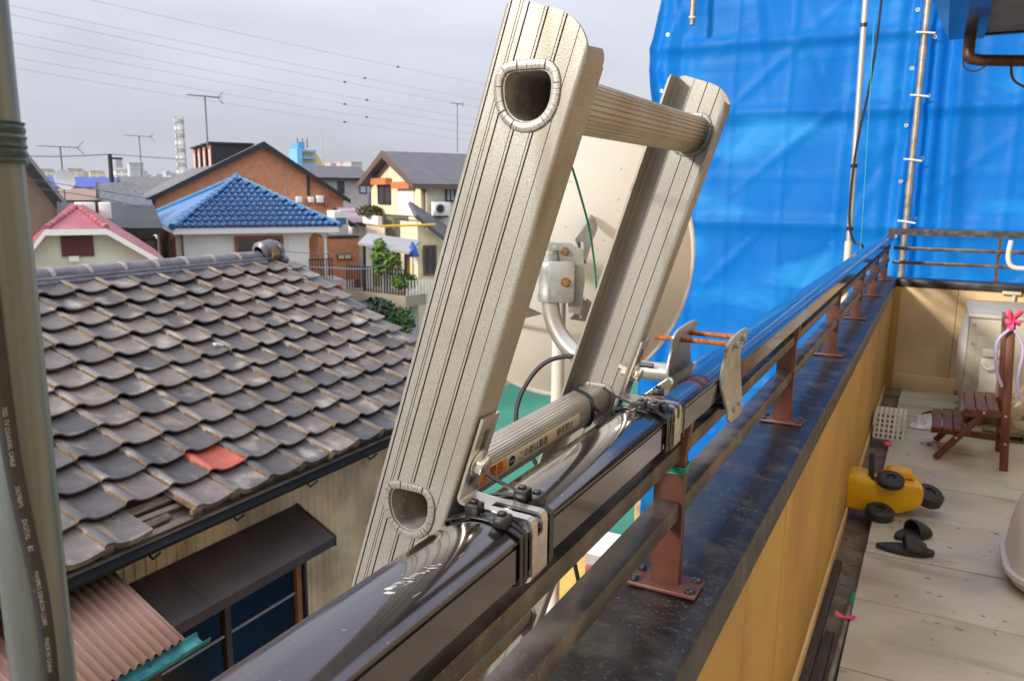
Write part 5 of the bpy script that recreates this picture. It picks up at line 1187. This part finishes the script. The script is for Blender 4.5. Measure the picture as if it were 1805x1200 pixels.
for px, py, b in ((638, 428, 30.3), (712, 444, 28.6)): hbox(dk, 'canopy_post', DKTRIM, gA(px, b), gA(px, b)+.09, b, b+.09, tz+.002, gZ(px, py, b)-.1)
p0, p1 = Vector((a_l+.1, 31.2, 0)), Vector((gA(711, 28.3), 28.35, 0))
for i in range(22):
    q = p0.lerp(p1, i/21); hbox(dk, 'baluster', DKTRIM, q.x-.02, q.x+.02, q.y-.02, q.y+.02, tz+.002, tz+.95)
m = MB(T); m.bar((p0.x, p0.y, tz+.98), (p1.x, p1.y, tz+.98), .05, .05); m.build('handrail', DKTRIM, dk)
for i in range(9): hbox(dk, 'pale_picket', WTRIM, gA(712, 28.3)+.1+i*.13, gA(712, 28.3)+.16+i*.13, 28.5, 28.53, tz+.002, tz+.55)
hbox(dk, 'back_panel', WTRIM, gA(643, 31), gA(658, 31), 31.2, 31.25, tz+.002, gZ(650, 432, 31)-.12); hbox(dk, 'front_panel', WTRIM, gA(672, 29.6), gA(684, 29.6), 29.6, 29.64, tz+.002, tz+.9)
simple('sign_board', 'orange upright banner on the terrace beside a blue parasol', 'banner', MB(T).box(gA(713, 29.3), gA(721, 29.3), 29.3, 29.35, tz+.003, tz+1.75), M('orange_banner', (.80, .30, .01), .6), T(gA(717, 29.3), 29.3, tz))
simple('parasol', 'small folded blue parasol on the terrace', 'parasol', MB().lathe([(0, 2.02), (.06, 1.95), (.26, 1.45), (.22, 1.42), (.02, 1.42), (.02, .004)], T(gA(726, 29.0), 29.0, tz), (0, 0, 1), 12), M('blue_parasol_cloth', (.03, .09, .42), .7), T(gA(726, 29), 29, tz), smooth=40)
simple('awning_pole', 'yellow horizontal pole across the front of the cream house', 'pole', MB(T).tube([(gA(668, 30), 30, gZ(668, 399, 30)), (gA(767, 30), 30, gZ(767, 396, 30))], .045, 8), M('yellow_pole', (.75, .48, .01), .5), T(gA(717, 30), 30, gZ(717, 397, 30)))
lr = random.Random(3)
def leaves(c, rad, n, size, mat, name, label, cat='plant', stem=None, kids=True):
    root = thing(name, label, cat, Vector(c)-Vector((0, 0, rad[2]))); m = MB()
    for _ in range(n):
        while True:
            d = Vector((lr.uniform(-1, 1), lr.uniform(-1, 1), lr.uniform(-1, 1)))
            if d.length < 1 and d.length > .25: break
        q = Vector(c)+Vector((d.x*rad[0], d.y*rad[1], d.z*rad[2])); e = Vector((lr.uniform(-1, 1), lr.uniform(-1, 1), lr.uniform(-.7, .7))).normalized()*size*lr.uniform(.6, 1.3); s_ = e.cross(Vector((lr.uniform(-1, 1), lr.uniform(-1, 1), 1))).normalized()*size*.32
        m.add([q-e*.5, q+s_, q+e*.5, q-s_], [(0, 1, 2, 3)])
    m.build('foliage', mat, root)
    s = MB(); b0 = Vector(c)-Vector((0, 0, rad[2]*(1.0)))
    for j in range(4): s.tube([b0, b0.lerp(Vector(c), .6)+Vector((lr.uniform(-.3, .3)*rad[0], lr.uniform(-.3, .3)*rad[1], 0)), Vector(c)+Vector((lr.uniform(-.6, .6)*rad[0], lr.uniform(-.6, .6)*rad[1], lr.uniform(0, .6)*rad[2]))], [.03, .02, .01], 5)
    s.build('stem', BRTRIM, root); return root
def pc(px, py, b): a, z = gv(px, py, b); return T(a, b, z)
leaves(pc(669, 452, 29.5), (.33, .33, .70), 230, .26, LEAF, 'potted_plant', 'tall bright green plant on the terrace under the canopy')
leaves(pc(690, 462, 29.2), (.4, .4, .5), 170, .20, LEAF, 'potted_plant', 'hanging green plant right of the tall plant on the terrace')
leaves(pc(705, 496, 28.7), (.35, .3, .32), 260, .16, LEAF, 'potted_plant', 'low leafy pot plant at the corner of the terrace railing')
leaves(pc(724, 496, 28.9), (.3, .3, .32), 240, .16, LEAF, 'potted_plant', 'low leafy pot plant right of the orange banner')
leaves(pc(660, 560, 27.5), (1.0, 1.0, .75), 900, .22, LEAFD, 'shrub', 'dark green shrub in the shade below the terrace', 'shrub')  # leaf colour darkened to stand for the shade under the terrace
leaves(pc(704, 566, 26.8), (.6, .6, .5), 600, .18, M('leaf_mid_green', (.03, .115, .022), .6, var=(.06, .17, .03), vs=5), 'shrub', 'bright green shrub in front of the terrace stilt', 'shrub')
leaves(T(crA-.68, B3+5.2, bz+.75), (.5, 1.0, .30), 380, .22, M('leaf_autumn', (.13, .10, .02), .6, var=(.07, .11, .02), vs=5), 'potted_plant', 'yellowish plants in the white trough on the cream house balcony')

# --- pink-red roofed gable at left
B4 = 22.0
rdh = hroot('red_roof_house', 'cream gable with a pink-red roof and a maroon louvred vent', gA(130, B4), B4)
A = lambda px: gA(px, B4)
zt = gZ(130, 366, B4); z0_ = gZ(130, 402, B4); zl, zr_ = gZ(40, 447, B4), gZ(285, 462, B4)
P = [(A(30), 0), (A(290), 0), (A(290), zr_-.1), (A(180), z0_-.14), (A(75), z0_-.14), (A(30), zl-.1)]; m = MB(T); k = 6
m.add([(a, B4, z) for a, z in P]+[(a, B4+5, z) for a, z in P], [tuple(range(k)), tuple(range(k, 2*k))[::-1]]+[(i, (i+1) % k, k+(i+1) % k, k+i) for i in range(k)]); m.build('wall', wallmat('cream_green_wall', (.80, .80, .62)), rdh)
slab(rdh, 'hip_roof', PINKR, [(A(73), B4-.35, z0_), (A(181), B4-.35, z0_), (A(133), B4+1.9, gZ(127, 364, B4+1.9))], .08)
slab(rdh, 'roof', PINKR, [(A(73), B4-.35, z0_), (A(133), B4+1.9, gZ(127, 364, B4+1.9)), (A(120), B4+6, gZ(127, 364, B4+1.9)), (A(-20), B4+6, zl-.4), (A(15), B4-.35, zl-.25)], .08)
slab(rdh, 'roof', PINKR, [(A(181), B4-.35, z0_), (A(295), B4-.35, zr_-.12), (A(300), B4+6, zr_-.1), (A(150), B4+6, gZ(127, 364, B4+1.9)), (A(133), B4+1.9, gZ(127, 364, B4+1.9))], .08)
for (p, q) in (((A(73), z0_), (A(15), zl-.25)), ((A(181), z0_), (A(297), zr_-.12)), ((A(73), z0_), (A(181), z0_))):
    P = [(p[0], B4-.42, p[1]-.01), (q[0], B4-.42, q[1]-.01), (q[0], B4-.42, q[1]-.15), (p[0], B4-.42, p[1]-.15)]
    MB(T).add(P+[(x, y+.065, z) for x, y, z in P], [(0, 1, 2, 3), (7, 6, 5, 4), (0, 4, 5, 1), (1, 5, 6, 2), (2, 6, 7, 3), (3, 7, 4, 0)]).build('barge_board', WTRIM, rdh)
capline(rdh, T(A(75), B4-.35, z0_+.03), T(A(133), B4+1.9, gZ(127, 364, B4+1.9)), .07, PINKR, 8); capline(rdh, T(A(181), B4-.35, z0_+.03), T(A(133), B4+1.9, gZ(127, 364, B4+1.9)), .07, PINKR, 8)
lv = MB(T).box(A(98), A(156), B4-.05, B4-.005, gZ(127, 452, B4), gZ(127, 405, B4)).build('vent', MAROON, rdh)
za, zb_ = gZ(127, 450, B4), gZ(127, 407, B4)
for i in range(14):
    z = za+(zb_-za)*(i+.2)/14
    for a0q, a1q in ((A(99)+.02, A(126.5)-.01), (A(127.5)+.01, A(155)-.02)): MB(T).box(a0q, a1q, B4-.075, B4-.052, z, z+(zb_-za)/14*.62).build('louvre_slat', MAROON, lv)
hbox(rdh, 'lamp_box', WTRIM, A(110), A(128), B4-.25, B4-.02, gZ(120, 460, B4), gZ(120, 451, B4))

# --- brown gable at far left, other roofs behind
B5 = 31.0
bw = hroot('brown_house', 'brown-walled house with a steep dark roof edge at the far left', gA(0, B5), B5)
aP, zP = gv(-40, 168, B5); aQ, zQ = gv(168, 428, B5)
P = [(aP-3, 0), (aQ-.3, 0), (aQ-.3, zQ-.1), (aP, zP-.35), (aP-3, zP-3.6)]; m = MB(T); k = 5
m.add([(a, B5, z) for a, z in P]+[(a, B5+6, z) for a, z in P], [tuple(range(k)), tuple(range(k, 2*k))[::-1]]+[(i, (i+1) % k, k+(i+1) % k, k+i) for i in range(k)]); m.build('wall', BROWNW, bw)
slab(bw, 'roof', DKTRIM, [(aP, B5-.3, zP), (aQ, B5-.3, zQ), (aQ, B5+6.3, zQ), (aP, B5+6.3, zP)], .28); slab(bw, 'roof', DKTRIM, [(aP, B5-.3, zP), (aP-3.3, B5-.3, zP-3.6), (aP-3.3, B5+6.3, zP-3.6), (aP, B5+6.3, zP)], .28)
def far_gable(name, label, px0, px1, b, pe, pr_, wm, rm, depth=7, wins=0, ridge='u', trim=DKTRIM, cat='house'):
    a0, a1 = gA(px0, b), gA(px1, b); pm = (px0+px1)/2; r_ = hroot(name, label, (a0+a1)/2, b, cat)
    ze = gZ(pm, pe, b); zr = gZ(pm, pr_, b+(depth/2 if ridge == 'u' else 0))
    (gable_u if ridge == 'u' else gable_v)(r_, a0, a1, b, b+depth, ze, max(zr, ze+.6), wm, rm, trim, .4, .3)
    for i in range(wins):
        c = a0+(a1-a0)*(i+.5)/wins; win_front(r_, c-.5, c+.5, ze-1.6, ze-.5, b, DKTRIM, GLS, .08, 1)
    return r_
gh = far_gable('grey_house', 'grey house with a dark flat-pitched roof between the brick gable and the cream house', 550, 648, 70, 311, 293, GREYW, SLATE, 7, 0)
win_front(gh, gA(595, 70), gA(607, 70), gZ(600, 341, 70), gZ(600, 320, 70), 70, DKTRIM, GLS, .08, 1); win_front(gh, gA(643, 70)-.5, gA(646, 70), gZ(600, 341, 70), gZ(600, 318, 70), 70, DKTRIM, CURT, .08, 0)
far_gable('low_house', 'low white house with a faded lilac roof left of the cream house', 624, 662, 42, 388, 372, WHITEW, M('lilac_roof', (.36, .24, .30), .6), 5, 0)
far_gable('slate_house', 'house with a blue-grey slate roof between the red roof and the blue roof', 196, 262, 38, 396, 352, BROWNW, M('bluegrey_slate', (.11, .125, .165), .5, var=(.09, .10, .14), vs=3), 6, 2)
far_gable('tile_house', 'old house with a dark Japanese tile roof behind the white solar boiler', 185, 245, 50, 350, 322, BROWNW, M('dark_tile_roof', (.075, .08, .09), .5, var=(.16, .16, .17), vs=4), 6, 0)
far_gable('grey_tile_house', 'wide house with a grey roof running behind the brick house dormers', 225, 330, 62, 345, 312, GREYW, GREYR, 10, 0)
far_gable('blue_shed', 'long shed with a deep blue ribbed roof near the horizon at left', 88, 212, 72, 328, 312, wallmat('tan_wall', (.42, .24, .16)), M('deep_blue_roof', (.035, .075, .34), .5, var=(.05, .10, .4), vs=3), 6, 0)
far_gable('brown_roof_house', 'house with brown roof just below the long blue roof', 110, 190, 55, 350, 336, wallmat('tan_wall_2', (.40, .30, .23)), M('tan_roof', (.30, .20, .15), .6), 5, 0)
sb = hroot('water_heater', 'white solar water heater box on the roof behind the red gable', gA(162, 27), 27, 'water heater'); zs0 = gZ(160, 386, 27); sb.location.z = zs0
for a, b in ((128, 165), (171, 193)): MB(T).box(gA(a, 27), gA(b, 27), 27, 27.5, zs0, gZ(160, 357, 27)).build('tank', WTRIM, sb, bevel=.03)
MB(T).box(gA(166, 27), gA(170, 27), 27.1, 27.4, zs0, gZ(160, 357, 27)).build('pipe_gap', DKTRIM, sb)
far_gable('flat_house', 'low house carrying the white solar water heater', 120, 200, 27.6, 394, 386, BROWNW, DKTRIM, 4, 0)
far_gable('dark_house', 'dark low house with a blue curtain left of the blue-roofed house', 222, 262, 30, 395, 392, BROWNW, DKTRIM, 4, 1)

# --- apartment tower far off, blue and yellow
tw = hroot('apartment_tower', 'distant blue and yellow apartment tower on the skyline', gA(545, 150), 150, 'building')
SKB = M('sky_blue_paint', (.17, .46, .75), .7); YLW = M('pale_yellow_paint', (.68, .57, .20), .7)
hbox(tw, 'stair_tower', SKB, gA(526, 150), gA(535, 150), 150, 156, 0, gZ(530, 262, 150)); hbox(tw, 'roof_hut', M('mid_blue_paint', (.12, .33, .60), .7), gA(530, 150), gA(542, 150), 151, 156, gZ(530, 262, 150)+.01, gZ(530, 250, 150))
P = [(gA(535.3, 150), 0), (gA(590, 150), 0), (gA(578, 150), gZ(560, 293, 150)), (gA(557, 150), gZ(560, 264, 150)), (gA(535.3, 150), gZ(545, 263, 150))]; m = MB(T); k = 5
m.add([(a, 151, z) for a, z in P]+[(a, 157, z) for a, z in P], [tuple(range(k)), tuple(range(k, 2*k))[::-1]]+[(i, (i+1) % k, k+(i+1) % k, k+i) for i in range(k)]); m.build('wall', YLW, tw)
for py in (266, 278.5, 290): hbox(tw, 'balcony_band', SKB, gA(535.5, 150), gA(560, 150), 150.2, 150.9, gZ(545, py+1.6, 150), gZ(545, py-1.6, 150))
for py in (272, 284):
    for px in (539, 546, 553): hbox(tw, 'window', GREYW, gA(px-2, 150), gA(px+2, 150), 150.93, 150.99, gZ(545, py+3, 150), gZ(545, py-3, 150))
for px in (532, 541, 549): MB(T).tube([(gA(px, 150), 152, gZ(px, 260, 150)), (gA(px, 150), 152, gZ(px, 243, 150))], .12, 5).build('roof_mast', ANT, tw)
def far_block(label, px0, px1, py, b, mat, nw=2):
    r_ = hroot('office_block', label, gA(px0, b), b, 'building'); hbox(r_, 'wall', mat, gA(px0, b), gA(px1, b), b, b+10, 0, gZ((px0+px1)/2, py, b)); hbox(r_, 'parapet', GREYW, gA(px0, b)-.1, gA(px1, b)+.1, b-.1, b+10.1, gZ((px0+px1)/2, py, b)+.01, gZ((px0+px1)/2, py, b)+.3)
    for i in range(nw):
        for j in range(2):
            c = px0+(px1-px0)*(i+.5)/nw; hbox(r_, 'window', GREYW, gA(c-(px1-px0)*.3/nw, b), gA(c+(px1-px0)*.3/nw, b), b-.05, b-.01, gZ(c, py+4+j*6, b), gZ(c, py+1.5+j*6, b))
PKW = wallmat('pink_tower_wall', (.62, .45, .38)); LB = wallmat('bluish_white_wall', (.50, .54, .60))
for a in (('pale yellow block on the skyline left of the blue roof', 70, 95, 300, 190, PALEY), ('cream block on the skyline behind the left TV aerial', 122, 148, 299, 210, PALEY), ('bluish glass block on the skyline left of the lattice mast', 231, 256, 289, 230, LB), ('low white block on the skyline right of the utility pole', 205, 228, 301, 240, WHITEW),
          ('pinkish block on the skyline right of the blue and yellow tower', 584, 594, 289, 260, PKW), ('salmon block on the skyline above the grey house', 602, 614, 287, 280, PKW), ('grey block on the skyline beside the cream house roof', 620, 639, 287, 250, GREYW), ('small cream block on the skyline left of the bluish block', 160, 185, 303, 240, CREAM), ('white block on the skyline between the two left aerials', 100, 119, 304, 240, WHITEW)): far_block(*a)
sk = MB(T); r_ = random.Random(21)
for i in range(170):
    px = r_.uniform(-150, 1000); b = r_.uniform(260, 520); wd = r_.uniform(8, 24); py = r_.uniform(300, 316)
    sk.box(gA(px, b), gA(px+wd, b), b, b+12, 0, gZ(px, py, b))
for i in range(60):
    px = r_.uniform(850, 1500); b = r_.uniform(70, 240); wd = r_.uniform(25, 60); py = r_.uniform(306, 325)
    sk.box(gA(px, b), gA(px+wd, b), b, b+r_.uniform(8, 14), 0, gZ(px, py, b))
o = sk.build('distant_city', wallmat('hazy_city', (.46, .46, .49))); tag(o, 'hazy low skyline of the distant city', 'city', None, 'stuff')

# --- aerials, mast, poles and wires
def aerial(label, px, py0, py1, b, els, boom, dish_=False, r0=.03):
    a, zt_ = gv(px, py0, b); zb_ = gZ(px, py1, b); r_ = thing('television_aerial', label, 'aerial', T(a, b, zb_), 'television aerials on the roofs')
    MB(T).tube([(a, b, zb_), (a, b, zt_)], r0, 6).build('mast', ANT, r_)
    dv = (U*.9+V*.3).normalized(); c = T(a, b, zt_); MB().tube([c-dv*boom*.55, c+dv*boom*.45], r0*.6, 5).build('boom', ANT, r_)
    ps = dv.cross(Vector((0, 0, 1)))
    for i in range(els):
        q = c-dv*boom*.52+dv*boom*.95*i/max(1, els-1); l = boom*(.16+.10*i/els); MB().tube([q-ps*l, q+ps*l], r0*.4, 5).build('element', ANT, r_)
    q = c+dv*boom*.42
    for s_ in (-1, 1): MB().tube([q, q+dv*.18*boom+Vector((0, 0, s_*boom*.18))], r0*.5, 5).build('reflector_arm', ANT, r_)
    return r_
aerial('tall television aerial with a double array on the brick house ridge', 361, 170, 262, 53.5, 9, 2.0, r0=.05)
a, z = gv(361, 186, 44.5); MB(T).tube([(a-1.0, 44.3, z), (a+1.0, 44.7, z)], .03, 5).build('boom', ANT, bpy.data.objects['television_aerial']) if False else None
aerial('television aerial at far left above the pale skyline blocks', 106, 259, 372, 40, 8, 1.6); aerial('thin television aerial on the dark tile roof', 245, 240, 312, 52, 7, 1.5)
aerial('television aerial above the cream house roof beside the ladder', 806, 183, 268, 37, 6, .7); aerial('faint aerial standing against the brick gable', 505, 308, 345, 50.5, 5, .9)
dsh = thing('satellite_dish', 'white satellite dish below the far left television aerial', 'satellite dish', pc(112, 322, 39.9))
q = pc(112, 318, 39.8); MB().lathe([(0, 0), (.25, .03), (.42, .10), (.44, .10), (.44, .115), (.25, .045), (0, .015)], q, -V+U*.5+Vector((0, 0, .3)), 20).build('reflector', WTRIM, dsh, smooth=50); MB().tube([q, pc(107, 330, 40)], .03, 6).build('arm', ANT, dsh)
ms = thing('lattice_mast', 'tall ringed communications mast on the skyline left of the aerial', 'mast', T(gA(323, 130), 130, 0)); c = T(gA(323, 130), 130, 0); zt_ = gZ(323, 206, 130)
for s1, s2 in ((-1, -1), (1, -1), (1, 1), (-1, 1)): MB().tube([c+U*s1*.75+V*s2*.75, c+U*s1*.5+V*s2*.5+Vector((0, 0, zt_))], .07, 5).build('leg', GREYW, ms)
for i in range(8): MB().lathe([(.45, -.3), (.72, -.3), (.72, .22), (.45, .22)], c+Vector((0, 0, zt_-.6-1.05*i)), (0, 0, 1), 12).build('platform_ring', WTRIM if i % 2 else GREYW, ms)
simple('thin_mast', 'thin pole on the skyline right of the blue and yellow tower', 'mast', MB(T).tube([(gA(570, 140), 140, 0), (gA(570, 140), 140, gZ(569, 226, 140))], [.16, .07], 6), GREYW, T(gA(570, 140), 140, 0))
up1 = thing('utility_pole', 'dark utility pole with crossarm above the long blue roof', 'utility pole', T(gA(198, 64), 64, 0)); a = gA(198, 64); z = gZ(198, 272, 64)
MB(T).tube([(a, 64, 0), (a, 64, z)], [.18, .14], 8).build('pole', DKTRIM, up1); MB(T).box(a-.1, a+.8, 63.9, 64.1, z-.35, z-.22).build('crossarm', DKTRIM, up1); MB(T).box(a+.35, a+.75, 63.8, 64.2, z-.9, z-.36).build('transformer', GREYW, up1)
WIRE = M('hazed_wire', (.42, .43, .47), .7); WIRE2 = M('near_wire', (.09, .09, .10), .6)  # distant wire colour paled to grey-blue to stand for haze
lines = [((150, 0), (840, 152), 0), ((0, 8), (815, 176), 1), ((0, 24), (820, 190), 1), ((0, 54), (820, 212), 2), ((0, 73), (820, 224), 2), ((0, 98), (820, 237), 1), ((0, 117), (820, 250), 1)]
spc = {0: [701], 1: [647], 2: [620], 3: [651], 4: [616], 5: [649], 6: [618]}
for i, (p, q, _) in enumerate(lines):
    b0_, b1_ = 110, 150; pts = []
    px0, py0 = p[0]-.35*(q[0]-p[0]), p[1]-.35*(q[1]-p[1])
    for k in range(31):
        t = k/30; x = px0+(q[0]+60-px0)*t; y = py0+(q[1]+12-py0)*t-16*4*t*(1-t)*-.35; pts.append((x, y, b0_+(b1_-b0_)*t))
    P = [pc(x, y-6, b) for x, y, b in pts]
    c = P[15]; r_ = thing('power_line', ['uppermost', 'second', 'third', 'fourth', 'fifth', 'sixth', 'lowest'][i]+' of the seven power lines crossing the sky at left', 'power line', c, 'power lines across the sky')
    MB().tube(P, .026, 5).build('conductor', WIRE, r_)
    for sx in spc[i]:
        k = min(range(31), key=lambda j: abs(pts[j][0]-sx)); MB().lathe([(0, -.30), (.15, -.2), (.15, .2), (0, .30)], P[k], U, 8).build('spacer', WIRE2, r_)
def wire(label, pts, r=.02, mat=WIRE2): 
    P = catmull([pc(*p) for p in pts], 6); o = MB().tube(P, r, 5).build('wire', mat, None, org=P[len(P)//2]); tag(o, label, 'wire', 'service wires between the houses')
wire('service wire sagging from the utility pole to the left', [(30, 275, 60), (110, 276, 62), (198, 272, 64)], .03); wire('service wire from the utility pole to the brick house', [(198, 272, 64), (260, 277, 58), (325, 281, 50)], .03)
wire('upper service wire crossing in front of the brown wall', [(30, 313, 26), (90, 322, 26), (170, 335, 26), (260, 350, 26)], .012); wire('lower service wire crossing in front of the brown wall', [(30, 326, 26), (90, 336, 26), (170, 348, 26), (250, 366, 26)], .012)
wire('service wire running past the porch to the terrace', [(490, 442, 30), (560, 447, 30), (640, 449, 29)], .014); wire('blue-grey lower wire running past the porch to the terrace', [(500, 469, 30), (560, 471, 30), (640, 474, 29), (680, 466, 29)], .018, M('bluegrey_wire', (.14, .2, .32), .6))
wire('service wire from the annex towards the cream house', [(610, 385, 35), (640, 402, 34), (665, 408, 33)], .014); wire('long service wire below the cream house gable', [(600, 372, 33), (680, 378, 32), (760, 385, 31)], .014)
